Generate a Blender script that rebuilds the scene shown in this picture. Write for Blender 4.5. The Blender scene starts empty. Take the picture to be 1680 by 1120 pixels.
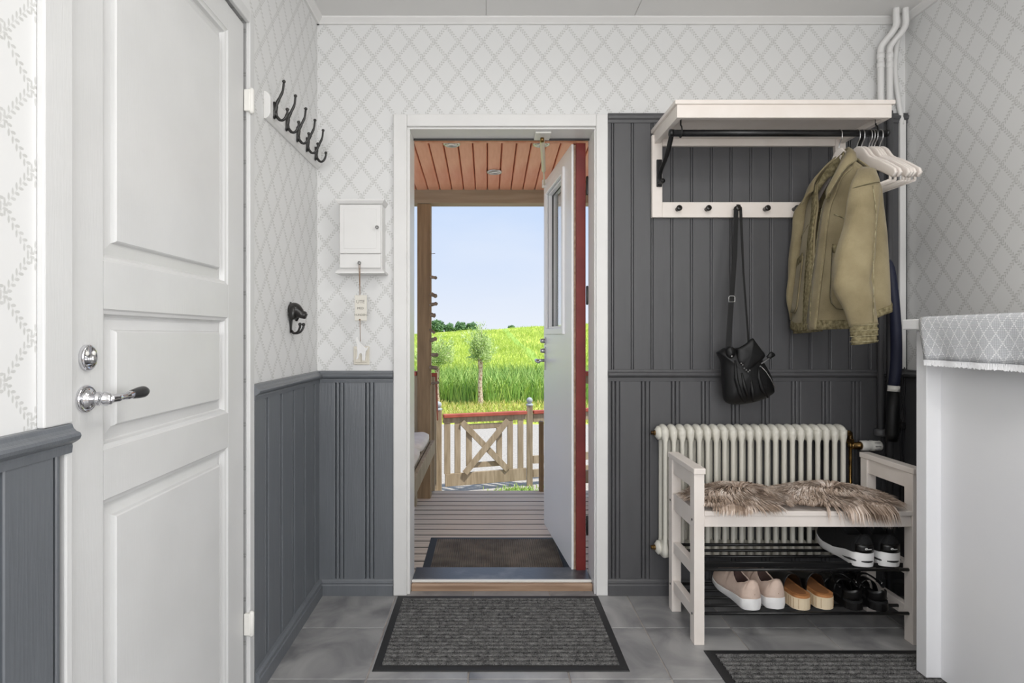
import bpy, bmesh, math, random
from mathutils import Vector, Matrix, noise
random.seed(7)
S = bpy.context.scene
C = S.collection
PI = math.pi
V = Vector

# ------------------------------------------------------------------ camera, sky, sun, lights, exposure
cam_d = bpy.data.cameras.new('camera')
cam = bpy.data.objects.new('camera', cam_d); C.objects.link(cam)
cam.location = (0, 0, 1.15)
cam.rotation_euler = (PI/2, 0, 0)
F = 950.0                                  # focal length in pixels of the 1680 wide frame
cam_d.sensor_width = 36.0
cam_d.lens = F/1680*36
cam_d.shift_x = 40/1680
cam_d.shift_y = -10/1680
cam_d.clip_start = .02; cam_d.clip_end = 600
S.camera = cam

S.view_settings.view_transform = 'Standard'
S.view_settings.look = 'None'
S.view_settings.gamma = 1
S.view_settings.use_curve_mapping = False
S.view_settings.exposure = 0.0

def lin(c):
    return tuple(((x/255)/12.92 if x/255 <= .04045 else ((x/255+.055)/1.055)**2.4) for x in c)

w = bpy.data.worlds.new('sky'); S.world = w; w.use_nodes = True
nt = w.node_tree; nt.nodes.clear()
n_out = nt.nodes.new('ShaderNodeOutputWorld'); n_bg = nt.nodes.new('ShaderNodeBackground')
n_tc = nt.nodes.new('ShaderNodeTexCoord'); n_sep = nt.nodes.new('ShaderNodeSeparateXYZ'); n_rmp = nt.nodes.new('ShaderNodeValToRGB')
n_map = nt.nodes.new('ShaderNodeMapping'); n_map.inputs['Scale'].default_value = (1, 1, 3.0)
n_noi = nt.nodes.new('ShaderNodeTexNoise'); n_noi.inputs['Scale'].default_value = 3.2; n_noi.inputs['Detail'].default_value = 5
n_mr = nt.nodes.new('ShaderNodeMapRange'); n_mr.inputs['From Min'].default_value = .45; n_mr.inputs['From Max'].default_value = .8
n_mr.inputs['To Max'].default_value = .35
n_mix = nt.nodes.new('ShaderNodeMix'); n_mix.data_type = 'RGBA'
nt.links.new(n_tc.outputs['Generated'], n_sep.inputs[0]); nt.links.new(n_sep.outputs['Z'], n_rmp.inputs[0])
nt.links.new(n_tc.outputs['Generated'], n_map.inputs['Vector']); nt.links.new(n_map.outputs[0], n_noi.inputs['Vector'])
nt.links.new(n_noi.outputs[0], n_mr.inputs['Value']); nt.links.new(n_mr.outputs[0], n_mix.inputs[0])
cr = n_rmp.color_ramp
cr.elements[0].position = 0.0; cr.elements[0].color = (*lin((235, 241, 252)), 1)
cr.elements[1].position = 0.25; cr.elements[1].color = (*lin((194, 218, 253)), 1)
e = cr.elements.new(1.0); e.color = (*lin((170, 204, 248)), 1)
nt.links.new(n_rmp.outputs[0], n_mix.inputs[6]); n_mix.inputs[7].default_value = (*lin((240, 245, 253)), 1)
nt.links.new(n_mix.outputs[2], n_bg.inputs['Color']); nt.links.new(n_bg.outputs[0], n_out.inputs[0])
n_bg.inputs['Strength'].default_value = 1.0

sun_d = bpy.data.lights.new('sun', 'SUN'); sun_d.energy = 5.0; sun_d.angle = math.radians(4); sun_d.color = (1, .96, .88)
sun = bpy.data.objects.new('sun', sun_d); C.objects.link(sun)
def aim(o, d):            # a light object shines along d
    o.rotation_euler = V(d).to_track_quat('-Z', 'Y').to_euler()
aim(sun, (-.38, .26, -.90))

def area(name, loc, d, sx, sy, power, col=(1, 1, 1)):
    l = bpy.data.lights.new(name, 'AREA'); l.shape = 'RECTANGLE'; l.size = sx; l.size_y = sy; l.energy = power; l.color = col
    o = bpy.data.objects.new(name, l); C.objects.link(o); o.location = loc; aim(o, d)
    return o
area('side_room_daylight', (3.60, -.45, 1.55), (-1, .12, -.03), 2.0, 1.6, 58, (1, .99, .98))   # tall window of the side room, right of the viewer
area('rear_fill_light', (.1, -1.62, 1.55), (0.06, 1, 0), 1.7, 1.4, 48, (1, .99, .98))           # unseen fill light in a window opening added behind the viewer
area('ceiling_fill_light', (.62, .95, 2.44), (0, 0, -1), .5, .5, 11, (1, .98, .95))         # unseen fill light added under the ceiling

# ------------------------------------------------------------------ node materials
def nodes(name):
    m = bpy.data.materials.new(name); m.use_nodes = True
    t = m.node_tree; b = t.nodes['Principled BSDF']
    return m, t, b
def rgb(c): return (*lin(c), 1)
def mat(name, col, rough=.5, metal=0, col2=None, nscale=8, stretch=(1, 1, 1), bump=0, bscale=60, spec=.5, coat=0, island=None, detail=4, lo=.35, hi=.65, bstretch=None, sheen=0):
    m, t, b = nodes(name)
    b.inputs['Base Color'].default_value = rgb(col)
    b.inputs['Roughness'].default_value = rough; b.inputs['Metallic'].default_value = metal
    b.inputs['Specular IOR Level'].default_value = spec
    if coat: b.inputs['Coat Weight'].default_value = coat; b.inputs['Coat Roughness'].default_value = .15
    if sheen: b.inputs['Sheen Weight'].default_value = sheen
    tc = None
    if col2 or bump:
        tc = t.nodes.new('ShaderNodeTexCoord')
    last = None
    if col2:
        mp = t.nodes.new('ShaderNodeMapping'); mp.inputs['Scale'].default_value = stretch
        no = t.nodes.new('ShaderNodeTexNoise'); no.inputs['Scale'].default_value = nscale; no.inputs['Detail'].default_value = detail
        r = t.nodes.new('ShaderNodeValToRGB')
        r.color_ramp.elements[0].color = rgb(col); r.color_ramp.elements[1].color = rgb(col2)
        r.color_ramp.elements[0].position = lo; r.color_ramp.elements[1].position = hi
        t.links.new(tc.outputs['Object'], mp.inputs['Vector']); t.links.new(mp.outputs[0], no.inputs['Vector'])
        t.links.new(no.outputs[0], r.inputs[0]); last = r.outputs[0]
    if island:
        g = t.nodes.new('ShaderNodeNewGeometry'); r2 = t.nodes.new('ShaderNodeValToRGB')
        k = len(island); cr = r2.color_ramp
        cr.elements[0].color = rgb(island[0]); cr.elements[1].color = rgb(island[-1])
        for i in range(1, k-1):
            e = cr.elements.new(i/(k-1)); e.color = rgb(island[i])
        t.links.new(g.outputs['Random Per Island'], r2.inputs[0])
        if last:
            mx = t.nodes.new('ShaderNodeMix'); mx.data_type = 'RGBA'; mx.inputs[0].default_value = .5
            t.links.new(last, mx.inputs[6]); t.links.new(r2.outputs[0], mx.inputs[7]); last = mx.outputs[2]
        else: last = r2.outputs[0]
    if last: t.links.new(last, b.inputs['Base Color'])
    if bump:
        mp2 = t.nodes.new('ShaderNodeMapping'); mp2.inputs['Scale'].default_value = bstretch or stretch
        n2 = t.nodes.new('ShaderNodeTexNoise'); n2.inputs['Scale'].default_value = bscale; n2.inputs['Detail'].default_value = 3
        bp = t.nodes.new('ShaderNodeBump'); bp.inputs['Strength'].default_value = bump; bp.inputs['Distance'].default_value = .004
        t.links.new(tc.outputs['Object'], mp2.inputs['Vector']); t.links.new(mp2.outputs[0], n2.inputs['Vector'])
        t.links.new(n2.outputs[0], bp.inputs['Height']); t.links.new(bp.outputs[0], b.inputs['Normal'])
    return m
class NM:                                        # tiny helper to chain math nodes
    def __init__(s, t): s.t = t
    def m(s, op, a, b=None, c=None):
        n = s.t.nodes.new('ShaderNodeMath'); n.operation = op
        for i, x in enumerate((a, b, c)):
            if x is None: continue
            if isinstance(x, (int, float)): n.inputs[i].default_value = x
            else: s.t.links.new(x, n.inputs[i])
        return n.outputs[0]

def wallpaper(name, axis, u0):
    m, t, b = nodes(name); N = NM(t).m
    tc = t.nodes.new('ShaderNodeTexCoord'); sp = t.nodes.new('ShaderNodeSeparateXYZ')
    nz = t.nodes.new('ShaderNodeTexNoise'); nz.inputs['Scale'].default_value = 170; nz.inputs['Detail'].default_value = 1
    t.links.new(tc.outputs['Object'], sp.inputs[0]); t.links.new(tc.outputs['Object'], nz.inputs['Vector'])
    p = N('DIVIDE', N('SUBTRACT', sp.outputs[axis], u0), .1077)
    q = N('DIVIDE', N('SUBTRACT', sp.outputs['Z'], 2.387), .138)
    a, c = N('ADD', p, q), N('SUBTRACT', p, q)
    def vine(a, c):
        sd = N('SUBTRACT', N('FRACT', N('ADD', a, .5)), .5)            # signed distance to the vine, in cells
        d = N('MULTIPLY', N('ABSOLUTE', sd), .0849)
        ph = N('MULTIPLY', N('GREATER_THAN', sd, 0), .5)                # leaves alternate from side to side
        tl = N('MULTIPLY', N('SUBTRACT', N('FRACT', N('ADD', N('MULTIPLY', c, 7), ph)), .5), .0125)
        dl = N('SUBTRACT', d, .0044)
        x = N('DIVIDE', N('SUBTRACT', tl, N('MULTIPLY', dl, .7)), .0036)
        y = N('DIVIDE', dl, .0046)
        e = N('ADD', N('MULTIPLY', x, x), N('MULTIPLY', y, y))
        leaf = N('MULTIPLY', N('SUBTRACT', N('ADD', .6, N('MULTIPLY', nz.outputs[0], .8)), e), 2.2)
        stem = N('DIVIDE', N('SUBTRACT', .0011, d), .0011)
        return N('MAXIMUM', leaf, N('MULTIPLY', stem, .7))
    k = N('MAXIMUM', vine(a, c), vine(c, a))
    cl = t.nodes.new('ShaderNodeClamp'); t.links.new(k, cl.inputs[0])
    n2 = t.nodes.new('ShaderNodeTexNoise'); n2.inputs['Scale'].default_value = 45
    t.links.new(tc.outputs['Object'], n2.inputs['Vector'])
    f = N('MULTIPLY', cl.outputs[0], N('ADD', .45, N('MULTIPLY', n2.outputs[0], .8)))
    mx = t.nodes.new('ShaderNodeMix'); mx.data_type = 'RGBA'
    t.links.new(f, mx.inputs[0]); mx.inputs[6].default_value = rgb((227, 227, 226)); mx.inputs[7].default_value = rgb((196, 196, 193))
    t.links.new(mx.outputs[2], b.inputs['Base Color']); b.inputs['Roughness'].default_value = .5; b.inputs['Specular IOR Level'].default_value = .45
    return m

M = {}
M['wp_back'] = wallpaper('wallpaper_back', 'X', -.7225)
M['wp_side'] = wallpaper('wallpaper_side', 'Y', 2.577)
M['ceil'] = mat('ceiling_paint', (232, 231, 229), .6, col2=(228, 227, 225), nscale=3)
M['white'] = mat('white_paint', (232, 231, 229), .38, col2=(228, 227, 225), nscale=6, bump=.05, bscale=30, bstretch=(6, 6, .4))
M['doorwhite'] = mat('door_paint', (216, 216, 215), .36, col2=(211, 211, 210), nscale=5, bump=.12, bscale=60, bstretch=(1, 6, .35))
M['frontdoor'] = mat('front_door_white', (244, 244, 245), .35, bump=.03)
M['grey'] = mat('blue_grey_paint', (103, 107, 112), .36, col2=(97, 101, 106), nscale=7, stretch=(3, 3, .5), bump=.18, bscale=35, bstretch=(6, 6, .25), spec=.95)
M['greyup'] = mat('dark_grey_paint', (86, 86, 88), .42, col2=(81, 81, 83), nscale=6, stretch=(3, 3, .5), bump=.08, bscale=35, bstretch=(6, 6, .3))
M['furn'] = mat('furniture_white_stain', (240, 232, 225), .42, col2=(235, 226, 218), nscale=10, stretch=(1, 1, 1), bump=.03)
M['cabinet'] = mat('cabinet_white', (238, 238, 239), .4, col2=(234, 234, 236), nscale=3)
M['black'] = mat('black_metal', (16, 16, 17), .38, spec=.5)
M['iron'] = mat('black_cast_iron', (22, 21, 20), .3, col2=(34, 31, 28), nscale=40, spec=.6)
M['chrome'] = mat('chrome', (225, 225, 228), .06, 1)
M['steel'] = mat('steel', (190, 190, 190), .28, 1)
M['ebony'] = mat('dark_handle', (42, 42, 43), .3, spec=.6)
M['grout'] = mat('grout', (186, 178, 170), .85, col2=(160, 152, 146), nscale=20)
M['rubber'] = mat('black_rubber', (38, 38, 39), .6, bump=.1, bscale=200)
M['radiator'] = mat('radiator_enamel', (222, 219, 208), .3, coat=.2)
M['brass'] = mat('brass', (150, 120, 70), .3, 1, col2=(90, 70, 48), nscale=40)
M['pinewood'] = mat('threshold_wood', (178, 150, 126), .5, col2=(150, 121, 98), nscale=10, stretch=(.4, 6, 6))
M['jacket'] = mat('olive_denim', (150, 138, 108), .9, col2=(128, 116, 88), nscale=9, bump=.35, bscale=260, spec=.15, bstretch=(1, 1, 1), sheen=.15)
M['hide'] = mat('dark_hide', (112, 94, 80), .9, col2=(92, 76, 64), nscale=30)
M['jacketstitch'] = mat('olive_dark_seam', (104, 96, 70), .9, col2=(86, 79, 58), nscale=60)  # darker olive stitching for pocket outlines and shoulder seam
M['jacketseam'] = mat('olive_denim_seam', (170, 162, 132), .9, col2=(112, 104, 78), nscale=60, spec=.1)
M['jacketdark'] = mat('olive_denim_band', (142, 132, 102), .9, col2=(96, 88, 64), nscale=80, bump=.6, bscale=90, spec=.1)
M['nylon'] = mat('black_nylon', (13, 13, 14), .5, bump=.25, bscale=30, spec=.4)
M['deck'] = mat('weathered_deck', (216, 198, 178), .7, col2=(194, 176, 156), nscale=5, stretch=(.5, 9, 9), bump=.2, bscale=20, bstretch=(1, 30, 30))
M['gapshade'] = mat('deck_gap_shade', (58, 48, 40), .9)  # dark brown that paints the shade in the gaps between deck planks
M['grey_wood'] = mat('weathered_wood', (168, 152, 128), .75, col2=(142, 126, 102), nscale=6, stretch=(6, 6, .6), bump=.15)
M['post'] = mat('post_wood', (152, 126, 94), .75, col2=(128, 104, 76), nscale=6, stretch=(6, 6, .5), bump=.15)
M['beam'] = mat('beam_wood', (166, 148, 124), .75, col2=(150, 132, 108), nscale=5, stretch=(.5, 6, 6))
M['redpaint'] = mat('falu_red_paint', (128, 44, 38), .5, col2=(112, 36, 34), nscale=9)
M['redrail'] = mat('red_rail_paint', (176, 88, 70), .6, col2=(158, 74, 58), nscale=9)
M['plank'] = mat('red_stained_pine', (234, 174, 140), .5, col2=(218, 146, 112), nscale=4, stretch=(5, .6, 5), bump=.12)
M['gravel'] = mat('gravel', (184, 178, 170), .9, col2=(158, 151, 143), nscale=30, bump=.6, bscale=50)
M['cork'] = mat('cork_insole', (186, 128, 78), .7, col2=(150, 98, 56), nscale=30)
M['cream'] = mat('cream_sole', (226, 208, 178), .6)
M['solewhite'] = mat('white_sole', (236, 235, 234), .5)
M['beige'] = mat('beige_knit', (214, 192, 178), .85, col2=(206, 183, 168), nscale=30, bump=.2, bscale=300, spec=.2)
M['blackleather'] = mat('black_leather', (15, 14, 14), .35, spec=.5)
M['blackmesh'] = mat('black_mesh', (14, 14, 16), .8, bump=.3, bscale=300)
M['lining'] = mat('dark_lining', (82, 62, 58), .9)
M['twine'] = mat('brown_twine', (142, 108, 76), .8)
M['tagwood'] = mat('tag_wood', (226, 222, 212), .6)
M['ink'] = mat('grey_print', (140, 136, 128), .7)
M['switch'] = mat('cream_switch', (228, 222, 208), .35)
M['plastic'] = mat('white_plastic', (232, 230, 224), .4)
M['navy'] = mat('navy_fabric', (22, 27, 52), .6)
M['cushion'] = mat('pale_cushion', (226, 218, 208), .9, col2=(212, 203, 192), nscale=12)
M['shell'] = mat('driftwood', (150, 132, 112), .8, col2=(110, 94, 78), nscale=30)
M['glassbead'] = mat('lamp_glass', (240, 238, 230), .15)
M['leaf'] = mat('tree_leaf', (96, 140, 60), .6, island=[(140, 172, 92), (178, 202, 124), (202, 218, 154), (156, 188, 106)])
M['fartree'] = mat('far_tree_leaf', (74, 112, 72), .8, island=[(78, 112, 76), (112, 146, 100), (94, 128, 86)])
M['bark'] = mat('willow_bark', (206, 186, 168), .85, col2=(138, 92, 74), nscale=30, lo=.54, hi=.60, stretch=(1, 1, .7))
M['fartrunk'] = mat('far_trunk', (80, 66, 54), .9)
M['grass_tall'] = mat('tall_grass', (104, 160, 60), .6, island=[(112, 160, 74), (154, 190, 92), (186, 206, 112), (134, 176, 84), (172, 198, 102)])
M['grass_short'] = mat('short_grass', (170, 180, 84), .7, island=[(150, 168, 72), (190, 184, 104), (206, 188, 120), (140, 170, 70)])
M['field_blade'] = mat('field_blade', (170, 196, 84), .7, island=[(174, 194, 86), (190, 206, 100), (164, 188, 82), (198, 209, 114)])

def tile_mat():
    m, t, b = nodes('slate_tile')
    tc = t.nodes.new('ShaderNodeTexCoord'); oi = t.nodes.new('ShaderNodeObjectInfo')
    ad = t.nodes.new('ShaderNodeVectorMath'); ad.operation = 'MULTIPLY_ADD'
    ad.inputs[1].default_value = (1, 1, 1)
    t.links.new(tc.outputs['Object'], ad.inputs[0])
    cx = t.nodes.new('ShaderNodeCombineXYZ')
    mu = NM(t).m('MULTIPLY', oi.outputs['Random'], 13.0)
    t.links.new(mu, cx.inputs[0]); t.links.new(mu, cx.inputs[1]); t.links.new(cx.outputs[0], ad.inputs[2])
    n1 = t.nodes.new('ShaderNodeTexNoise'); n1.inputs['Scale'].default_value = 4.5; n1.inputs['Detail'].default_value = 7; n1.inputs['Distortion'].default_value = .9
    t.links.new(ad.outputs[0], n1.inputs['Vector'])
    r = t.nodes.new('ShaderNodeValToRGB'); cr = r.color_ramp
    cr.elements[0].position = .3; cr.elements[0].color = rgb((114, 114, 116)); cr.elements[1].position = .72; cr.elements[1].color = rgb((174, 173, 172))
    t.links.new(n1.outputs[0], r.inputs[0]); t.links.new(r.outputs[0], b.inputs['Base Color'])
    b.inputs['Roughness'].default_value = .36
    n2 = t.nodes.new('ShaderNodeTexNoise'); n2.inputs['Scale'].default_value = 14; n2.inputs['Detail'].default_value = 5
    t.links.new(ad.outputs[0], n2.inputs['Vector'])
    bp = t.nodes.new('ShaderNodeBump'); bp.inputs['Strength'].default_value = .15; bp.inputs['Distance'].default_value = .003
    t.links.new(n2.outputs[0], bp.inputs['Height']); t.links.new(bp.outputs[0], b.inputs['Normal'])
    return m
M['tile'] = tile_mat()

def pile_mat():
    m, t, b = nodes('ribbed_pile')
    tc = t.nodes.new('ShaderNodeTexCoord'); n1 = t.nodes.new('ShaderNodeTexNoise'); n1.inputs['Scale'].default_value = 260; n1.inputs['Detail'].default_value = 2
    n3 = t.nodes.new('ShaderNodeTexNoise'); n3.inputs['Scale'].default_value = 60; n3.inputs['Detail'].default_value = 3
    t.links.new(tc.outputs['Object'], n1.inputs['Vector']); t.links.new(tc.outputs['Object'], n3.inputs['Vector'])
    av = NM(t).m('MULTIPLY_ADD', n3.outputs[0], .45, NM(t).m('MULTIPLY', n1.outputs[0], .55))
    r = t.nodes.new('ShaderNodeValToRGB'); cr = r.color_ramp
    cr.elements[0].position = .36; cr.elements[0].color = rgb((62, 62, 62)); cr.elements[1].position = .66; cr.elements[1].color = rgb((144, 143, 141))
    t.links.new(av, r.inputs[0]); t.links.new(r.outputs[0], b.inputs['Base Color']); b.inputs['Roughness'].default_value = 1; b.inputs['Specular IOR Level'].default_value = .1
    bp = t.nodes.new('ShaderNodeBump'); bp.inputs['Strength'].default_value = 1; bp.inputs['Distance'].default_value = .006
    t.links.new(n1.outputs[0], bp.inputs['Height']); t.links.new(bp.outputs[0], b.inputs['Normal'])
    return m
M['pile'] = pile_mat()

def field_mat():
    m, t, b = nodes('barley_field'); N = NM(t).m
    tc = t.nodes.new('ShaderNodeTexCoord'); sp = t.nodes.new('ShaderNodeSeparateXYZ'); t.links.new(tc.outputs['Object'], sp.inputs[0])
    mp = t.nodes.new('ShaderNodeMapping'); mp.inputs['Scale'].default_value = (.7, .3, 1); t.links.new(tc.outputs['Object'], mp.inputs['Vector'])
    n1 = t.nodes.new('ShaderNodeTexNoise'); n1.inputs['Scale'].default_value = .8; n1.inputs['Detail'].default_value = 6; t.links.new(mp.outputs[0], n1.inputs['Vector'])
    r = t.nodes.new('ShaderNodeValToRGB'); cr = r.color_ramp
    cr.elements[0].position = .35; cr.elements[0].color = rgb((176, 196, 86)); cr.elements[1].position = .68; cr.elements[1].color = rgb((208, 216, 112))
    t.links.new(n1.outputs[0], r.inputs[0])
    # wheel track: a darker green lane of its own in the crop
    x = N('SUBTRACT', sp.outputs['X'], N('ADD', 2.0, N('MULTIPLY', N('SINE', N('MULTIPLY', sp.outputs['Y'], .09)), .3)))
    lane = N('LESS_THAN', N('ABSOLUTE', x), N('ADD', .02, N('MULTIPLY', n1.outputs[0], .45)))
    mx = t.nodes.new('ShaderNodeMix'); mx.data_type = 'RGBA'
    t.links.new(N('MULTIPLY', lane, .6), mx.inputs[0]); t.links.new(r.outputs[0], mx.inputs[6]); mx.inputs[7].default_value = rgb((126, 170, 90))
    t.links.new(mx.outputs[2], b.inputs['Base Color']); b.inputs['Roughness'].default_value = 1; b.inputs['Specular IOR Level'].default_value = 0
    return m
M['field'] = field_mat()

def runner_mat():
    m, t, b = nodes('woven_runner'); N = NM(t).m
    uv = t.nodes.new('ShaderNodeUVMap'); sp = t.nodes.new('ShaderNodeSeparateXYZ'); t.links.new(uv.outputs[0], sp.inputs[0])
    a = N('ADD', N('DIVIDE', sp.outputs['X'], .036), N('DIVIDE', sp.outputs['Y'], .052)); c = N('SUBTRACT', N('DIVIDE', sp.outputs['X'], .036), N('DIVIDE', sp.outputs['Y'], .052))
    def ln(z): return N('LESS_THAN', N('ABSOLUTE', N('SUBTRACT', N('FRACT', z), .5)), .06)
    dots = N('GREATER_THAN', N('SINE', N('MULTIPLY', sp.outputs['Y'], 2*PI/.0052)), -.35)
    lines = N('MULTIPLY', N('MAXIMUM', ln(a), ln(c)), dots)
    wv = N('SINE', N('MULTIPLY', sp.outputs['Y'], 2*PI/.0044))
    wh = N('SINE', N('MULTIPLY', sp.outputs['X'], 2*PI/.006))
    weave = N('MULTIPLY_ADD', wv, .25, N('MULTIPLY_ADD', wh, .15, .5))
    n1 = t.nodes.new('ShaderNodeTexNoise'); n1.inputs['Scale'].default_value = 300; t.links.new(uv.outputs[0], n1.inputs['Vector'])
    v = N('MULTIPLY', weave, N('MULTIPLY_ADD', n1.outputs[0], .8, .6))
    mx = t.nodes.new('ShaderNodeMix'); mx.data_type = 'RGBA'; t.links.new(v, mx.inputs[0])
    mx.inputs[6].default_value = rgb((170, 172, 176)); mx.inputs[7].default_value = rgb((222, 223, 226))
    m2 = t.nodes.new('ShaderNodeMix'); m2.data_type = 'RGBA'; t.links.new(lines, m2.inputs[0]); t.links.new(mx.outputs[2], m2.inputs[6]); m2.inputs[7].default_value = rgb((240, 240, 241))
    t.links.new(m2.outputs[2], b.inputs['Base Color']); b.inputs['Roughness'].default_value = .95
    bp = t.nodes.new('ShaderNodeBump'); bp.inputs['Strength'].default_value = .5; bp.inputs['Distance'].default_value = .002
    t.links.new(N('ADD', v, lines), bp.inputs['Height']); t.links.new(bp.outputs[0], b.inputs['Normal'])
    return m
M['runner'] = runner_mat()

def fur_mat(name, cols):
    m, t, b = nodes(name)
    tc = t.nodes.new('ShaderNodeTexCoord'); n1 = t.nodes.new('ShaderNodeTexNoise'); n1.inputs['Scale'].default_value = 14; n1.inputs['Detail'].default_value = 3
    t.links.new(tc.outputs['Object'], n1.inputs['Vector'])
    g = t.nodes.new('ShaderNodeNewGeometry')
    v = NM(t).m('MULTIPLY_ADD', g.outputs['Random Per Island'], .45, NM(t).m('MULTIPLY_ADD', n1.outputs[0], 1.1, -.28))
    r = t.nodes.new('ShaderNodeValToRGB'); cr = r.color_ramp
    cr.elements[0].position = .12; cr.elements[0].color = rgb(cols[0]); cr.elements[1].position = .85; cr.elements[1].color = rgb(cols[-1])
    for i, c in enumerate(cols[1:-1]):
        e = cr.elements.new(.12+.73*(i+1)/(len(cols)-1)); e.color = rgb(c)
    t.links.new(v, r.inputs[0]); t.links.new(r.outputs[0], b.inputs['Base Color']); b.inputs['Roughness'].default_value = .7
    return m
M['fur'] = fur_mat('taupe_fur', [(120, 100, 84), (170, 148, 130), (210, 190, 174), (244, 232, 222)])

def glass_mat():
    m, t, b = nodes('window_glass')
    b.inputs['Base Color'].default_value = (.93, .96, .98, 1); b.inputs['Roughness'].default_value = .02
    b.inputs['Transmission Weight'].default_value = 1; b.inputs['IOR'].default_value = 1.45
    return m
M['glass'] = glass_mat()

def ribmat_stripes():
    m, t, b = nodes('outdoor_mat_pile'); N = NM(t).m
    tc = t.nodes.new('ShaderNodeTexCoord'); sp = t.nodes.new('ShaderNodeSeparateXYZ'); t.links.new(tc.outputs['Object'], sp.inputs[0])
    n1 = t.nodes.new('ShaderNodeTexNoise'); n1.inputs['Scale'].default_value = 9; n1.inputs['Detail'].default_value = 5; t.links.new(tc.outputs['Object'], n1.inputs['Vector'])
    r = t.nodes.new('ShaderNodeValToRGB'); r.color_ramp.elements[0].color = rgb((84, 76, 66)); r.color_ramp.elements[1].color = rgb((128, 116, 102))
    r.color_ramp.elements[0].position = .3; r.color_ramp.elements[1].position = .7
    t.links.new(n1.outputs[0], r.inputs[0]); t.links.new(r.outputs[0], b.inputs['Base Color'])
    b.inputs['Roughness'].default_value = .95
    return m
M['mat_out'] = ribmat_stripes()

# ------------------------------------------------------------------ mesh helpers
def at(px, py, Y):                              # where a pixel of the photograph stands at the depth Y
    return V(((px-800)/F*Y, Y, 1.15-(py-550)/F*Y))
class MB:
    def __init__(s): s.v = []; s.f = []; s.uv = None
    def add(s, vs, fs):
        k = len(s.v); s.v += [tuple(p) for p in vs]; s.f += [tuple(i+k for i in f) for f in fs]; return s
    def box(s, x0, x1, y0, y1, z0, z1):
        return s.add([(x0, y0, z0), (x1, y0, z0), (x1, y1, z0), (x0, y1, z0), (x0, y0, z1), (x1, y0, z1), (x1, y1, z1), (x0, y1, z1)],
                     [(0, 3, 2, 1), (4, 5, 6, 7), (0, 1, 5, 4), (1, 2, 6, 5), (2, 3, 7, 6), (3, 0, 4, 7)])
    def beam(s, a, b, wd, th, up=(0, 0, 1)):        # a box of width wd and thickness th from a to b
        a, b = V(a), V(b); d = (b-a).normalized(); up = V(up)
        sx = d.cross(up)
        if sx.length < 1e-5: sx = d.cross(V((1, 0, 0)))
        sx.normalize(); u = sx.cross(d).normalized()
        vs = []
        for p in (a, b):
            for i, j in ((-1, -1), (1, -1), (1, 1), (-1, 1)): vs.append(p+sx*(i*wd/2)+u*(j*th/2))
        return s.add(vs, [(3, 2, 1, 0), (4, 5, 6, 7), (0, 1, 5, 4), (1, 2, 6, 5), (2, 3, 7, 6), (3, 0, 4, 7)])
    def rings(s, rs, closed=True, cap=True, loop=False):
        n = len(rs[0]); vs = [p for r in rs for p in r]; fs = []
        m = len(rs)
        for i in range(m if loop else m-1):
            j2 = (i+1) % m
            for k in range(n if closed else n-1):
                fs.append((i*n+k, i*n+(k+1) % n, j2*n+(k+1) % n, j2*n+k))
        if cap and closed and not loop:
            fs.append(tuple(range(n-1, -1, -1))); fs.append(tuple((m-1)*n+k for k in range(n)))
        return s.add(vs, fs)
    def tube(s, pts, r, seg=10, cap=True, flat=None, up=None, loop=False):
        pts = [V(p) for p in pts]; m = len(pts); rs = []
        rad = r if isinstance(r, (list, tuple)) else [r]*m
        prev = None
        for i, p in enumerate(pts):
            if loop: d = pts[(i+1) % m]-pts[i-1]
            else: d = pts[min(i+1, m-1)]-pts[max(i-1, 0)]
            d.normalize()
            if prev is None:
                u = V(up) if up else (V((0, 0, 1)) if abs(d.z) < .9 else V((1, 0, 0)))
            else: u = prev
            u = (u-d*u.dot(d))
            if u.length < 1e-6: u = d.orthogonal()
            u.normalize(); prev = u; q = d.cross(u)
            fa = flat if flat else 1
            rs.append([p+u*(rad[i]*fa*math.cos(2*PI*k/seg))+q*(rad[i]*math.sin(2*PI*k/seg)) for k in range(seg)])
        return s.rings(rs, True, cap, loop)
    def lathe(s, prof, c=(0, 0, 0), axis='Z', seg=20, cap=True):   # prof: (radius, along)
        c = V(c); rs = []
        for r, h in prof:
            ring = []
            for k in range(seg):
                a = 2*PI*k/seg; x, y = r*math.cos(a), r*math.sin(a)
                ring.append(c+(V((x, y, h)) if axis == 'Z' else V((h, x, y)) if axis == 'X' else V((y, h, x))))
            rs.append(ring)
        return s.rings(rs, True, cap)
    def prism(s, poly, t0, t1, axis='Y'):             # polygon (a,b) pushed along an axis
        n = len(poly)
        def P(a, b, t): return (a, t, b) if axis == 'Y' else (t, a, b) if axis == 'X' else (a, b, t)
        vs = [P(a, b, t0) for a, b in poly]+[P(a, b, t1) for a, b in poly]
        fs = [tuple(range(n)), tuple(range(2*n-1, n-1, -1))]
        for i in range(n): fs.append((i, i+n, (i+1) % n+n, (i+1) % n))
        return s.add(vs, fs)
    def pillow(s, poly, c_t, thick, axis='Y', n=5, both=True):  # an outline swollen to a soft body
        cx = sum(a for a, b in poly)/len(poly); cy = sum(b for a, b in poly)/len(poly)
        def P(a, b, t): return (a, t, b) if axis == 'Y' else (t, a, b)
        rs = []
        steps = [i/n for i in range(n+1)]
        seq = ([-1*(1-q) for q in steps] if both else [0])+[1*(q) for q in steps][1:]
        for h in ([-(1-q) for q in steps]+[q for q in steps][1:]) if both else steps:
            sc = (1-abs(h)**2.6)**.5 if abs(h) < 1 else 0.02
            sc = max(sc, .03)
            rs.append([P(cx+(a-cx)*sc, cy+(b-cy)*sc, c_t+h*thick) for a, b in poly])
        return s.rings(rs, True, True)
def fixn(me):
    b = bmesh.new(); b.from_mesh(me); bmesh.ops.recalc_face_normals(b, faces=b.faces); b.to_mesh(me); b.free()
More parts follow.
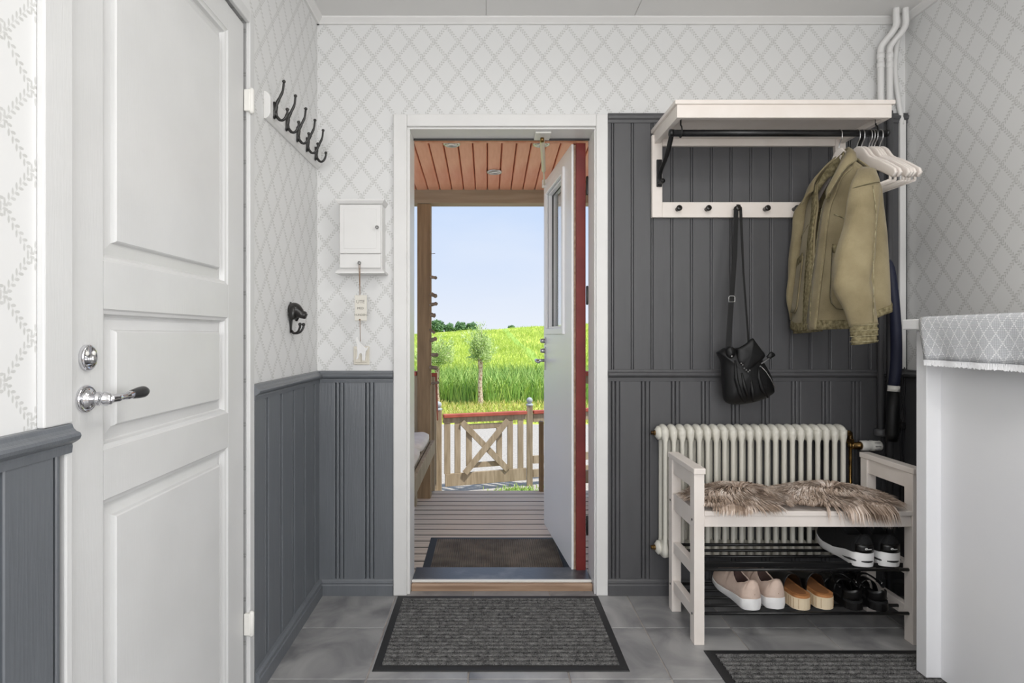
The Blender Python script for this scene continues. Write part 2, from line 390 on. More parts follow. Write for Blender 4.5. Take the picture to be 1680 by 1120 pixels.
def mesh(mb, name, smooth=False, fix=True):
    me = bpy.data.meshes.new(name); me.from_pydata(mb.v, [], mb.f); me.update()
    if fix: fixn(me)
    if smooth:
        for p in me.polygons: p.use_smooth = True
    return me
def put(name, me, m, parent=None, loc=None, rot=None, bev=0, seg=2, ang=30, sub=0, solid=0, sm=None):
    o = bpy.data.objects.new(name, me); C.objects.link(o)
    if m is not None and len(me.materials) == 0: me.materials.append(M[m] if isinstance(m, str) else m)
    if loc is not None: o.location = loc
    if rot is not None: o.rotation_euler = rot
    if parent is not None:
        o.parent = parent
        if 'wloc' in parent: o.matrix_parent_inverse = Matrix.Translation(-V(parent['wloc']))
    if solid:
        md = o.modifiers.new('thick', 'SOLIDIFY'); md.thickness = solid; md.offset = 0
    if sub:
        md = o.modifiers.new('smooth', 'SUBSURF'); md.levels = sub; md.render_levels = sub
    if bev:
        md = o.modifiers.new('edge', 'BEVEL'); md.width = bev; md.segments = seg; md.limit_method = 'ANGLE'; md.angle_limit = math.radians(ang)
    return o
def obj(name, mb, m, parent=None, smooth=False, **k):
    return put(name, mesh(mb, name, smooth), m, parent, **k)
def tag(o, label, cat=None, group=None, kind=None):
    o['label'] = label
    if cat: o['category'] = cat
    if group: o['group'] = group
    if kind: o['kind'] = kind
    return o
def thing(name, label, cat, loc=(0, 0, 0), group=None, kind=None, local=False):
    o = bpy.data.objects.new(name, None); C.objects.link(o); o.location = loc; o.empty_display_size = .05
    if not local: o['wloc'] = tuple(loc)
    return tag(o, label, cat, group, kind)
def unw():                                            # drop the helper property at the end
    for o in bpy.data.objects:
        if 'wloc' in o: del o['wloc']
def dup(root, loc, label=None, rotz=None):
    r = root.copy(); C.objects.link(r); r.location = loc
    if rotz is not None: r.rotation_euler = (0, 0, rotz)
    if label: r['label'] = label
    for ch in list(root.children):
        c = ch.copy(); C.objects.link(c); c.parent = r
        for g in ch.children:
            d = g.copy(); C.objects.link(d); d.parent = c
    return r
def B(x0, x1, y0, y1, z0, z1): return MB().box(x0, x1, y0, y1, z0, z1)
def bez(p, n=16):                                     # a smooth curve through the points
    p = [V(q) for q in p]; out = []
    for i in range(len(p)-1):
        a, b = p[i], p[i+1]; pa = p[i-1] if i else a*2-b; pb = p[i+2] if i+2 < len(p) else b*2-a
        for k in range(n):
            t = k/n
            out.append(.5*((2*a)+(b-pa)*t+(2*pa-5*a+4*b-pb)*t*t+(3*a-pa-3*b+pb)*t**3))
    out.append(p[-1]); return out
def lerp(xs, ys, t):
    if t <= xs[0]: return ys[0]
    for i in range(len(xs)-1):
        if t <= xs[i+1]:
            k = (t-xs[i])/(xs[i+1]-xs[i]); k = k*k*(3-2*k)*.5+k*.5
            return ys[i]+(ys[i+1]-ys[i])*k
    return ys[-1]

# ------------------------------------------------------------------ the room
WL, WR, WB, ZC = -.758, 1.858, 2.577, 2.556
RY = -1.8
# floor: grout bed and tiles
fl = tag(obj('floor', B(WL-.1, 3.8, RY, WB+.13, -.12, -.004), 'grout'), 'floor of large slate grey square tiles with pale grout', 'floor', kind='structure')
gx = [.6167+.341*k for k in range(-5, 5)]; gy = [2.618-.3405*k for k in range(0, 12)]
full = {}
for i in range(len(gx)-1):
    for j in range(len(gy)-1):
        x0, x1 = max(gx[i]+.0024, WL), min(gx[i+1]-.0024, WR); y1, y0 = min(gy[j]-.0018, WB+.03), gy[j+1]+.0018
        if x1-x0 < .01 or y1-y0 < .01: continue
        key = (round(x1-x0, 4), round(y1-y0, 4))
        if key not in full:
            a, b = key[0]/2, key[1]/2
            full[key] = mesh(MB().rings([[(-a, -b, -.006), (a, -b, -.006), (a, b, -.006), (-a, b, -.006)], [(-a, -b, -.0015), (a, -b, -.0015), (a, b, -.0015), (-a, b, -.0015)],
                                         [(-a+.0015, -b+.0015, 0), (a-.0015, -b+.0015, 0), (a-.0015, b-.0015, 0), (-a+.0015, b-.0015, 0)]]), 'tile')
        put('tile', full[key], 'tile', fl, loc=((x0+x1)/2, (y0+y1)/2, 0))
# ceiling of wide panels with thin joints
ce = tag(obj('ceiling', B(WL-.1, 3.8, RY, WB+.16, ZC+.004, ZC+.1), 'ceil'), 'white painted ceiling of wide panels', 'ceiling', kind='structure')
xs = [WL, (805-800)/F*2.55-.02, (805-800)/F*2.55+.633, WR]
for i in range(3): obj('ceiling_panel', B(xs[i]+.001, xs[i+1]-.001, RY, WB, ZC, ZC+.006), 'ceil', ce, bev=.0015)

# back wall with the entrance opening (an upside-down U)
DX0, DX1, DZ = -.37, .50, 2.085
wb = tag(obj('wall_back', MB().prism([(WL-.1, -.1), (WL-.1, ZC), (WR+.1, ZC), (WR+.1, -.1), (DX1, -.1), (DX1, DZ), (DX0, DZ), (DX0, -.1)], WB, WB+.145), 'wp_back'),
         'back wall papered with a grey trellis on white above dark panelling', 'wall', kind='structure')
wl = tag(obj('wall_left', MB().prism([(RY, -.1), (RY, ZC), (WB, ZC), (WB, -.1), (1.828, -.1), (1.828, 2.135), (1.03, 2.135), (1.03, -.1)], WL-.1, WL, axis='X'), 'wp_side'),
         'left wall with pale trellis wallpaper around a white panelled door', 'wall', kind='structure')
wr = tag(obj('wall_right', B(WR, WR+.1, .80, WB, -.1, ZC), 'wp_side'), 'right wall papered with a grey trellis on white', 'wall', kind='structure')
# wall behind the camera with a window opening added for the rear fill light
wx0, wx1, wz0, wz1 = -.75, .95, .85, 2.25
wre = tag(obj('wall_rear', MB().add([(WL-.1, RY, -.1), (3.8, RY, -.1), (3.8, RY, ZC), (WL-.1, RY, ZC), (wx0, RY, wz0), (wx1, RY, wz0), (wx1, RY, wz1), (wx0, RY, wz1)],
       [(0, 1, 5, 4), (1, 2, 6, 5), (2, 3, 7, 6), (3, 0, 4, 7)]), 'wp_back', solid=.1), 'wall behind the viewer with an added window opening', 'wall', kind='structure')

# the side room that opens to the right of the viewer, with its window
tag(obj('wall_side_room', MB().add([(3.8, RY, -.1), (3.8, .9, -.1), (3.8, .9, ZC), (3.8, RY, ZC), (3.8, -1.45, .75), (3.8, .55, .75), (3.8, .55, 2.35), (3.8, -1.45, 2.35)],
       [(0, 1, 5, 4), (1, 2, 6, 5), (2, 3, 7, 6), (3, 0, 4, 7)]), 'wp_side', solid=.1), 'far wall of the side room with its window', 'wall', kind='structure')
tag(obj('wall_partition', B(WR+.1, 3.8, .80, .90, -.1, ZC), 'wp_back'), 'partition wall between hall corner and side room', 'wall', kind='structure')

# grooved boards: (u, depth) profile across one board
def board_mesh(prof, h, name):
    mb = MB(); n = len(prof)
    pts = [(u, d) for u, d in prof]+[(prof[-1][0], .0), (prof[0][0], .0)]
    return mesh(mb.prism([(u, -d) for u, d in pts], 0, h, axis='Z'), name)
T = .013
def wide_prof(wd=.133):
    c = wd-.037
    p = [(0, T-.007), (.0035, T-.001), (.006, T), (c-.003, T), (c, T-.001), (c+.0025, T-.0085), (c+.005, T-.002)]
    for k in range(5):
        a = PI*k/4; p.append((c+.0115-.0065*math.cos(a), T-.004+.004*math.sin(a)))
    p += [(c+.0195, T-.0085), (c+.023, T-.001), (c+.026, T), (wd-.004, T), (wd-.001, T-.001), (wd, T-.008)]
    return p
def narrow_prof(wd=.0875):
    return [(0, T-.006), (.003, T-.001), (.005, T), (wd-.012, T), (wd-.0095, T-.001), (wd-.008, T-.006), (wd-.0062, T-.001), (wd-.003, T-.0005), (wd-.001, T-.001), (wd, T-.006)]
def open_prof(wd=.133):
    c = wd-.030
    return [(0, .001), (.0004, T-.002), (.003, T), (c-.002, T), (c, T-.001), (c+.0006, .001), (c+.008, .001), (c+.0086, T-.004), (c+.011, T-.002), (c+.0155, T-.002), (c+.018, T-.004), (c+.0186, .001), (wd, .001)]
def cut(prof, a, b):                          # the piece of a profile between a and b
    q = [(u, d) for u, d in prof if a < u < b]
    def dd(u):
        for i in range(len(prof)-1):
            if prof[i][0] <= u <= prof[i+1][0] and prof[i+1][0] > prof[i][0]:
                k = (u-prof[i][0])/(prof[i+1][0]-prof[i][0]); return prof[i][1]*(1-k)+prof[i+1][1]*k
        return prof[-1][1]
    return [(a, dd(a))]+q+[(b, dd(b))]
def boards(parent, u0, u1, first, pitch, prof, z0, z1, where, m):
    full = board_mesh(prof, z1-z0, 'panel_board'); k = math.floor((u0-first)/pitch)
    while first+k*pitch < u1:
        a = first+k*pitch; lo, hi = max(a, u0), min(a+pitch, u1)
        k += 1
        if hi-lo < .004: continue
        me = full if hi-lo > pitch-1e-6 else board_mesh(cut(prof, lo-a, hi-a), z1-z0, 'panel_board')
        if where == 'back': put('panel_board', me, m, parent, loc=(a, WB, z0))
        elif where == 'right': put('panel_board', me, m, parent, loc=(WR, a+pitch, z0), rot=(0, 0, -PI/2))
        else:                                      # turned to face +X on the left wall
            put('panel_board', me, m, parent, loc=(WL, a, z0), rot=(0, 0, PI/2))
RT = .993                                          # top of the chair rail
boards(wb, WL+T, -.417, -.678+.0205-.133+.018, .133, wide_prof(), 0, RT-.03, 'back', 'grey')
boards(wb, .532, WR, .6966-.133+.02, .133, wide_prof(), 0, RT-.03, 'back', 'greyup')
boards(wb, .532, WR, .553-.0875+.004, .0875, narrow_prof(), RT-.02, 2.13-.02, 'back', 'greyup')
# left wall boards: the flat of each board runs away from the viewer
boards(wl, 1.852, WB-T*.5, 1.852-.015, .133, open_prof(), 0, RT-.03, 'left', 'grey')
boards(wl, RY, 1.024, 1.024-.133*8-.0, .133, open_prof(), 0, RT-.03, 'left', 'grey')
boards(wr, .80, WB-T, 2.577-.133*14, .133, wide_prof(), 0, RT-.03, 'right', 'greyup')
# chair rail, cap and baseboards: a moulded profile (out, up)
rail = [(0, -.052), (.016, -.052), (.0175, -.040), (.0165, -.036), (.024, -.032), (.031, -.027), (.033, -.021), (.031, -.016), (.024, -.013), (.019, -.008), (.017, -.002), (.015, 0), (0, 0)]
cap = [(0, -.042), (.017, -.042), (.018, -.03), (.024, -.024), (.026, -.014), (.02, -.008), (.018, 0), (0, 0)]
base = [(0, 0), (.021, 0), (.021, .045), (.018, .05), (.02, .056), (.019, .064), (.014, .071), (.009, .074), (0, .076)]
def mold_back(prof, x0, x1, z): return MB().prism([(WB-o, z+u) for o, u in prof], x0, x1, axis='X')
def mold_left(prof, y0, y1, z): return MB().prism([(WL+o, z+u) for o, u in prof], y0, y1, axis='Y')
obj('chair_rail', mold_back(rail, WL, -.418, RT), 'grey', wb); obj('chair_rail', mold_back(rail, .533, WR, RT+.006), 'greyup', wb)
obj('panel_cap', mold_back(cap, .533, WR, 2.132), 'greyup', wb)
obj('chair_rail', mold_left(rail, 1.846, WB-.012, RT), 'grey', wl); obj('chair_rail', mold_left(rail, RY, 1.034, RT), 'grey', wl)
obj('chair_rail', MB().prism([(WR-o, RT+.006+u) for o, u in rail], .80, WB-.012, axis='Y'), 'greyup', wr)
tag(obj('baseboard_back', mold_back(base, WL, -.418, 0), 'grey'), 'blue-grey moulded skirting left of the entrance door', 'baseboard', kind='structure')
tag(obj('baseboard_right', mold_back(base, .533, WR, 0), 'greyup'), 'dark grey moulded skirting right of the entrance door, behind the radiator', 'baseboard', kind='structure')
def base_l(y0, y1): return MB().prism([(WL+T*.2+o*1.25, u) for o, u in base], y0, y1, axis='Y')
tag(obj('baseboard_left', base_l(1.852, WB-.002), 'grey'), 'grey moulded skirting along the panelled left wall', 'baseboard', kind='structure')
tag(obj('baseboard_near', base_l(RY, 1.024), 'grey'), 'grey moulded skirting on this side of the panelled white door', 'baseboard', kind='structure')
cor = [(0, -.026), (.01, -.026), (.014, -.02), (.022, -.012), (.028, -.006), (.03, 0), (0, 0)]
tag(obj('trim_1', mold_back(cor, WL, WR, ZC), 'ceil'), 'white ceiling moulding above the entrance wall', 'moulding', kind='structure')
tag(obj('trim_2', mold_left(cor, RY, WB, ZC), 'ceil'), 'white ceiling moulding along the left wall', 'moulding', kind='structure')
tag(obj('trim_3', MB().prism([(WR-o, ZC+u) for o, u in cor], .80, WB, axis='Y'), 'ceil'), 'white ceiling moulding along the right wall', 'moulding', kind='structure')

# ------------------------------------------------------------------ entrance frame and threshold
fr = thing('trim_4', 'white door casing and frame of the open entrance', 'door frame', (.06, WB, 0), kind='structure')
JX0, JX1, JZ = -.345, .474, 2.066
obj('casing', B(-.417, -.357, WB-.02, WB, 0, 2.128), 'white', fr, bev=.004)
obj('casing', B(.480, .532, WB-.02, WB, 0, 2.128), 'white', fr, bev=.004)
obj('casing', B(-.357, .480, WB-.02, WB, 2.074, 2.128), 'white', fr, bev=.004)
obj('jamb', B(-.369, JX0, WB-.004, WB+.15, 0, JZ), 'white', fr, bev=.002)
obj('jamb', B(JX1, .499, WB-.004, WB+.15, 0, JZ), 'white', fr, bev=.002)
obj('frame_head', B(-.369, .499, WB-.004, WB+.15, JZ, 2.084), 'white', fr, bev=.002)
obj('door_seal', B(JX0, JX1, WB+.118, WB+.126, JZ-.008, JZ-.0005), 'ebony', fr)
obj('outer_lining', B(JX0-.02, JX1+.02, WB+.15, WB+.168, JZ-.006, 2.12), 'plank', fr)
th = thing('threshold', 'worn door threshold with wooden lip, pale metal strip and dark sill plate', 'threshold', (.06, WB, 0), kind='structure')
obj('wooden_lip', B(JX0+.001, JX1-.001, WB+.028, WB+.05, -.004, .031), 'pinewood', th, bev=.005)
obj('metal_strip', B(JX0+.001, JX1-.001, WB+.046, WB+.062, .03, .041), 'plastic', th, bev=.003)
M['sill'] = mat('worn_sill', (66, 66, 70), .34, col2=(120, 118, 116), nscale=6, lo=.5, hi=.75, spec=.6, bump=.1)
obj('sill_plate', B(JX0+.001, JX1-.001, WB+.06, WB+.205, -.02, .038), 'sill', th, bev=.004)

# ------------------------------------------------------------------ left white panelled door
dr = thing('door_1', 'white three-panel interior door with chrome lever on the left wall', 'door', (WL, 1.43, 0), kind='structure')
XF = WL-.004                                       # face of the leaf
y0, y1 = 1.0466, 1.809
pan_y0, pan_y1 = 1.149, 1.700
lev = [(.10, .823), (.922, 1.203), (1.298, 2.046)]
obj('stile', B(XF-.04, XF, y0, pan_y0, .012, 2.122), 'doorwhite', dr, bev=.002)
obj('stile', B(XF-.04, XF, pan_y1, y1, .012, 2.122), 'doorwhite', dr, bev=.002)
zz = [.012]+[z for p in lev for z in p]+[2.122]
for i in range(0, 8, 2): obj('rail', B(XF-.04, XF, pan_y0, pan_y1, zz[i], zz[i+1]), 'doorwhite', dr)
for a, b in lev:
    mb = MB()
    def fr_ring(i, x): return [(x, pan_y0+i, a+i), (x, pan_y1-i, a+i), (x, pan_y1-i, b-i), (x, pan_y0+i, b-i)]
    mb.rings([fr_ring(0, XF-.001), fr_ring(.004, XF-.004), fr_ring(.010, XF-.006), fr_ring(.013, XF-.016), fr_ring(.016, XF-.019), fr_ring(.041, XF-.013), fr_ring(.044, XF-.006), fr_ring(.047, XF-.0035)], cap=False)
    mb.add(fr_ring(.047, XF-.0035), [(0, 1, 2, 3)])
    obj('panel', mb, 'doorwhite', dr)
obj('back_board', B(XF-.045, XF-.03, y0, y1, .012, 2.122), 'doorwhite', dr)
obj('frame_rebate', B(WL-.09, XF-.046, 1.028, 1.83, 0, 2.137), 'doorwhite', dr)
for nm, args in (('casing', (WL, WL+.014, 1.814, 1.850, 0, 2.165)), ('casing', (WL, WL+.014, .972, 1.040, RT, 2.165)), ('casing', (WL, WL+.014, 1.040, 1.814, 2.128, 2.165)), ('casing', (WL-.03, WL+.012, 1.0245, 1.042, 0, RT-.05))):
    obj(nm, B(*args), 'doorwhite', dr, bev=.003)
for py, px in ((166, 405), (1022, 409)):
    zc = 1.15-(py-550)/F*1.815
    h = obj('hinge', B(WL-.002, WL+.018, 1.803, 1.820, zc-.034, zc+.034), 'plastic', dr, bev=.003)
    obj('hinge_pin', MB().lathe([(.004, -.04), (.0085, -.034), (.0085, .034), (.004, .04)], (WL+.019, 1.812, zc), seg=12), 'plastic', h, smooth=True)
# lever and lock
yc, zc = 1.096, 1.03
ros = obj('rosette', MB().lathe([(.026, 0), (.0262, .004), (.023, .0075), (.0225, .006), (.019, .007), (.0135, .011), (.012, .014), (.0, .0145)], (XF, yc, zc), 'X', 28), 'chrome', dr, smooth=True, bev=0)
obj('lever_neck', MB().lathe([(.010, .01), (.010, .022), (.0135, .025), (.0135, .028), (.0105, .030), (.0105, .034), (.014, .037), (.014, .041), (.011, .045), (.010, .05), (.0, .052)], (XF, yc, zc), 'X', 20), 'chrome', dr, smooth=True)
X2 = XF+.047
obj('lever', MB().tube(bez([(X2, yc, zc), (X2+.003, yc+.02, zc), (X2+.004, yc+.042, zc+.001), (X2+.004, yc+.062, zc+.002)], 6), [.0085]*7+[.007]*6+[.0085]*6, 14), 'chrome', dr, smooth=True)
grip = obj('lever_grip', MB().tube([(X2+.004, yc+.058+.0055*k, zc+.002+.00025*k) for k in range(11)], [.0085, .0092, .0098, .0104, .011, .0115, .0118, .0118, .0112, .009, .005], 16), 'ebony', dr, smooth=True)
grip['label'] = 'dark wooden lever grip'
obj('grip_tip', MB().tube([(X2+.004, yc+.110, zc+.0045), (X2+.004, yc+.116, zc+.0045), (X2+.004, yc+.119, zc+.0045)], [.005, .0045, .001], 12), 'chrome', grip, smooth=True)
zl = 1.108; yl = 1.0975
ov = [[(XF+h, yl+r*.86*math.sin(2*PI*k/28), zl+r*1.05*math.cos(2*PI*k/28)) for k in range(28)] for r, h in ((.0235, 0), (.0238, .007), (.021, .0105), (.019, .009), (.001, .0095))]
lk = obj('lock_plate', MB().rings(ov), 'chrome', dr, smooth=True)
for s in (-1, 1): obj('screw', MB().lathe([(.0045, .009), (.0045, .0105), (.003, .0115), (.0, .0115)], (XF, yl+s*.0095, zl+.008), 'X', 12), 'plastic', lk, smooth=True)
obj('keyhole_cover', MB().lathe([(.009, .008), (.0085, .014), (.006, .018), (.0, .019)], (XF, yl, zl-.003), 'X', 16), 'steel', lk, smooth=True)
obj('keyhole', B(XF+.009, XF+.0112, yl-.003, yl+.003, zl-.0165, zl-.0135), 'ebony', lk)

# ------------------------------------------------------------------ entrance door, open outwards
# hinge edge at (.399, 2.745), free edge at (.336, 3.437): a frame of its own, u along the leaf, n to the white side
dh = V((.399, 2.752, 0)); df = V((.336, 3.437, 0)); du = (df-dh).normalized(); dn = V((-du.y, du.x, 0)); LW = (df-dh).length+.012
if dn.x > 0: dn = -dn
def DP(u, d, z): return dh+du*u+dn*d+V((0, 0, z))       # d>0 towards the room (white) side
def dbox(u0, u1, d0, d1, z0, z1):
    return MB().add([DP(u, d, z) for z in (z0, z1) for u, d in ((u0, d0), (u1, d0), (u1, d1), (u0, d1))],
                    [(0, 3, 2, 1), (4, 5, 6, 7), (0, 1, 5, 4), (1, 2, 6, 5), (2, 3, 7, 6), (3, 0, 4, 7)])
ed = thing('door_2', 'open entrance door, white inside, red hinge edge, tall glazed window', 'door', tuple(dh), kind='structure')
wu0, wu1, wz0_, wz1_ = LW*.24, LW*.865, 1.177, 1.975
def frame_mesh(u0, u1, z0, z1, a0, a1, b0, b1, d0, d1):     # a slab with a rectangular hole
    o = [(u0, z0), (u1, z0), (u1, z1), (u0, z1)]; i = [(a0, b0), (a1, b0), (a1, b1), (a0, b1)]
    vs = [DP(u, d, z) for d in (d1, d0) for u, z in o+i]; fs = []
    for k in range(4):
        j = (k+1) % 4
        fs += [(k, j, 4+j, 4+k), (8+k, 12+k, 12+j, 8+j), (k, 8+k, 8+j, j), (4+k, 4+j, 12+j, 12+k)]
    return MB().add(vs, fs)
obj('inner_face', frame_mesh(.0, LW, .03, 2.06, wu0, wu1, wz0_, wz1_, -.012, 0), 'frontdoor', ed, bev=.004)
obj('core_edge', frame_mesh(.002, LW-.012, .036, 2.056, wu0, wu1, wz0_, wz1_, -.02, -.012), 'pinewood', ed)
rf = obj('outer_face', frame_mesh(-.012, LW-.004, .008, 2.078, wu0, wu1, wz0_, wz1_, -.066, -.02), 'redpaint', ed, bev=.003); rf['label'] = 'red painted outer half of the door'
wf = obj('window_frame', frame_mesh(wu0-.022, wu1+.022, wz0_-.022, wz1_+.022, wu0+.012, wu1-.012, wz0_+.012, wz1_-.012, -.004, .012), 'frontdoor', ed, bev=.004)
obj('window_bead', frame_mesh(wu0, wu1, wz0_, wz1_, wu0+.022, wu1-.022, wz0_+.022, wz1_-.022, -.026, -.006), 'frontdoor', ed)
obj('window_lining', frame_mesh(wu0-.002, wu1+.002, wz0_-.002, wz1_+.002, wu0+.012, wu1-.012, wz0_+.012, wz1_-.012, -.068, -.03), 'frontdoor', ed)
obj('seal', frame_mesh(wu0+.008, wu1-.008, wz0_+.008, wz1_-.008, wu0+.024, wu1-.024, wz0_+.024, wz1_-.024, -.034, -.028), 'ebony', ed)
obj('pane', dbox(wu0+.004, wu1-.004, -.05, -.044, wz0_+.004, wz1_-.004), 'glass', ed)
zb = 1.003
pl = obj('handle_plate', dbox(LW-.062, LW-.036, 0, .007, zb-.055, zb+.03), 'steel', ed, bev=.003)
hl = obj('lever_handle', MB().tube([DP(LW-.048, .004, zb), DP(LW-.048, .045, zb), DP(LW-.05, .055, zb), DP(LW-.075, .058, zb), DP(LW-.15, .058, zb-.004)], [.009, .009, .011, .0105, .009], 12), 'steel', ed, smooth=True)
for z_ in (1.06, 1.118):
    k_ = obj('lock_plate', dbox(LW-.066, LW-.032, 0, .006, z_-.022, z_+.022), 'steel', ed, bev=.003)
    obj('thumb_turn', MB().tube([DP(LW-.048, .004, z_), DP(LW-.048, .02, z_), DP(LW-.048, .03, z_)], [.014, .013, .009], 14), 'steel', k_, smooth=True)
for z_ in (.25, 1.34, 1.86):
    obj('hinge', MB().lathe([(.004, -.045), (.006, -.04), (.006, .04), (.004, .045)], DP(-.010, -.073, z_), seg=12), 'iron', ed, smooth=True)
# door stay
hb, fb = V((.251, 2.665, 2.055)), V((.334, 3.40, 2.03))
st = thing('door_stay', 'cream tubular door stay reaching from frame head to open door', 'door stay', tuple(hb))
obj('bracket', B(.215, .287, 2.60, 2.70, 2.058, 2.066), 'plastic', st, bev=.003)
obj('pivot', MB().lathe([(.009, -.02), (.009, .002), (.0, .003)], tuple(hb+V((0, 0, .004))), seg=14), 'brass', st, smooth=True)
mid = hb.lerp(fb, .62)
M['cream_metal'] = mat('cream_metal', (226, 216, 192), .35)
obj('cylinder', MB().tube([hb, hb.lerp(fb, .03), hb.lerp(fb, .06), mid, hb.lerp(fb, .64)], [.006, .0105, .0115, .0115, .008], 14), 'cream_metal', st, smooth=True)
obj('rod', MB().tube([mid, fb], .0045, 10), 'cream_metal', st, smooth=True)
obj('door_clip', B(.32, .345, 3.385, 3.415, 2.018, 2.062), 'plastic', st, bev=.003)

# ------------------------------------------------------------------ porch
ZD = -.05
dk = tag(obj('deck', B(-1.9, 1.9, WB+.145, 4.43, -.62, ZD-.03), 'gapshade'), 'porch deck of weathered boards outside the entrance', 'deck', kind='structure')
pm_ = {}
yy = 2.785; k = 0
pmesh = mesh(B(-1.9, 1.9, 0, .0895, -.028, 0), 'deck_plank')
pmesh.materials.append(M['deck']); pmesh.materials.append(M['gapshade'])          # shade of the gaps painted onto the sawn edges
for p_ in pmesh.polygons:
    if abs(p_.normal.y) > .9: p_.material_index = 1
while yy < 4.40:
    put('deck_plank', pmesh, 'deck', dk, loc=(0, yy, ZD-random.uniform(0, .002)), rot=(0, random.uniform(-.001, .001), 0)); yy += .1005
def zceil(y): return 2.214+.076*(4.3-y)
pc = tag(obj('porch_roof', MB().add([(-1.9, 2.722, zceil(2.722)+.03), (1.9, 2.722, zceil(2.722)+.03), (1.9, 4.6, zceil(4.6)+.03), (-1.9, 4.6, zceil(4.6)+.03),
          (-1.9, 2.722, zceil(2.722)+.15), (1.9, 2.722, zceil(2.722)+.15), (1.9, 4.6, zceil(4.6)+.15), (-1.9, 4.6, zceil(4.6)+.15)],
          [(0, 3, 2, 1), (4, 5, 6, 7), (0, 1, 5, 4), (1, 2, 6, 5), (2, 3, 7, 6), (3, 0, 4, 7)]), 'redpaint'), 'porch roof lined with orange-red planks', 'roof', kind='structure')
plm = mesh(MB().rings([[(a, y, zceil(y)+b) for a, b in ((0, .02), (.003, .006), (.007, 0), (.079, 0), (.083, .006), (.086, .02))] for y in (2.722, 4.32)]), 'ceiling_plank')
for i in range(-16, 20): put('ceiling_plank', plm, 'plank', pc, loc=(.0445+i*.087-.043-.003, 0, 0))
sp_lab = ['round recessed porch spotlight nearest the left of the doorway', 'round recessed porch spotlight behind the door stay', 'round recessed porch spotlight nearest the beam']
sp = None
for (px, py), lb in zip(((741, 236), (888, 236), (811, 282)), sp_lab):
    yq = 1.3908/((550-py)/F+.076); p = V(((px-800)/F*yq, yq, zceil(yq)))
    if sp is None:
        sp = thing('porch_spotlight', lb, 'spotlight', p, 'recessed porch spotlights', local=True)
        obj('outer_ring', MB().lathe([(.050, .004), (.051, -.004), (.045, -.008), (.034, -.006), (.033, .002)], seg=28, cap=False), 'steel', sp, smooth=True)
        obj('inner_ring', MB().lathe([(.033, .001), (.030, -.007), (.024, -.006), (.022, .002)], seg=28, cap=False), 'steel', sp, smooth=True)
        obj('lamp_lens', MB().lathe([(.0235, -.002), (.015, -.005), (.0, -.006)], seg=24), 'glassbead', sp, smooth=True)
    else: dup(sp, p, lb)
tag(obj('porch_beam', B(-1.9, 1.9, 4.25, 4.37, 2.121, 2.235), 'beam', bev=.004), 'grey-brown wooden beam carrying the porch roof', 'beam')
tag(obj('porch_post', B(-.519, -.4205, 4.26, 4.355, ZD-.02, 2.121), 'post', bev=.006), 'brown square porch post hung with driftwood', 'post')
tag(obj('porch_post', B(1.35, 1.45, 4.26, 4.355, ZD-.02, 2.121), 'post', bev=.006), 'brown square porch post right of the open entrance door', 'post')
# driftwood garland on the post
ga = thing('driftwood_garland', 'string of driftwood pieces hanging down the porch post', 'garland', at(707, 600, 4.24))
pts = [(709, 416), (711, 455), (711, 484), (711, 499), (710, 517), (709, 543), (711, 557), (713, 582), (711, 603), (714, 628)]
obj('cord', MB().tube([at(706.4, y, 4.252) for y in (412, 480, 550, 632)], .0025, 6), 'twine', ga)
for i, (px, py) in enumerate(pts):
    c = at(px, py, 4.235); r = .016+.010*random.random(); L = .034+.022*random.random(); t_ = random.uniform(-.7, .5)
    d = V((math.cos(t_), random.uniform(-.3, .3), math.sin(t_)))
    if i == 0: r = .004
    obj('driftwood', MB().tube([c-d*L*.55, c-d*L*.3, c+d*L*.1, c+d*L*.4, c+d*L*.6], [r*.45, r*1.0, r*.8, r*1.0, r*.35], 7, flat=.7), 'shell', ga, smooth=True)
# bench with pale cushions
bn = thing('porch_bench', 'wooden porch bench beside the post', 'bench', (-.7, 3.55, ZD))
obj('front_board', B(-.405, -.38, 2.98, 4.16, .30, .40), 'grey_wood', bn, bev=.004)
obj('end_board', B(-.86, -.405, 4.12, 4.15, .30, .40), 'grey_wood', bn, bev=.004)
for i in range(4): obj('seat_slat', B(-.86+.114*i, -.86+.114*i+.105, 2.98, 4.12, .375, .398), 'grey_wood', bn, bev=.003)
for x in (-.84, -.56):
    for y in (3.05, 4.06): obj('leg', B(x, x+.06, y, y+.06, ZD, .375), 'grey_wood', bn, bev=.003)
def cushion(y0, y1, lab):
    poly = []
    for k in range(32):
        a = 2*PI*k/32; c, s_ = math.cos(a), math.sin(a)
        poly.append((.225*math.copysign(abs(c)**.35, c), (y1-y0)/2*math.copysign(abs(s_)**.3, s_)))
    mb = MB(); rs = []
    for h in [-1, -.9, -.5, 0, .4, .75, .92, 1]:
        sc = max(.05, (1-abs(h)**5)**.35)*(1 if abs(h) < 1 else .8)
        rs.append([(-.63+a*sc, (y0+y1)/2+b*sc, .437+h*.037+.004*math.sin(a*40)*(h > 0)) for a, b in poly])
    return tag(obj('seat_cushion', mb.rings(rs), 'cushion', smooth=True), lab, 'cushion', 'cushions on the porch bench')
cushion(3.60, 4.13, 'pale seat cushion on the porch bench beside the post'); cushion(3.04, 3.58, 'pale seat cushion on the porch bench, nearest the doorway')
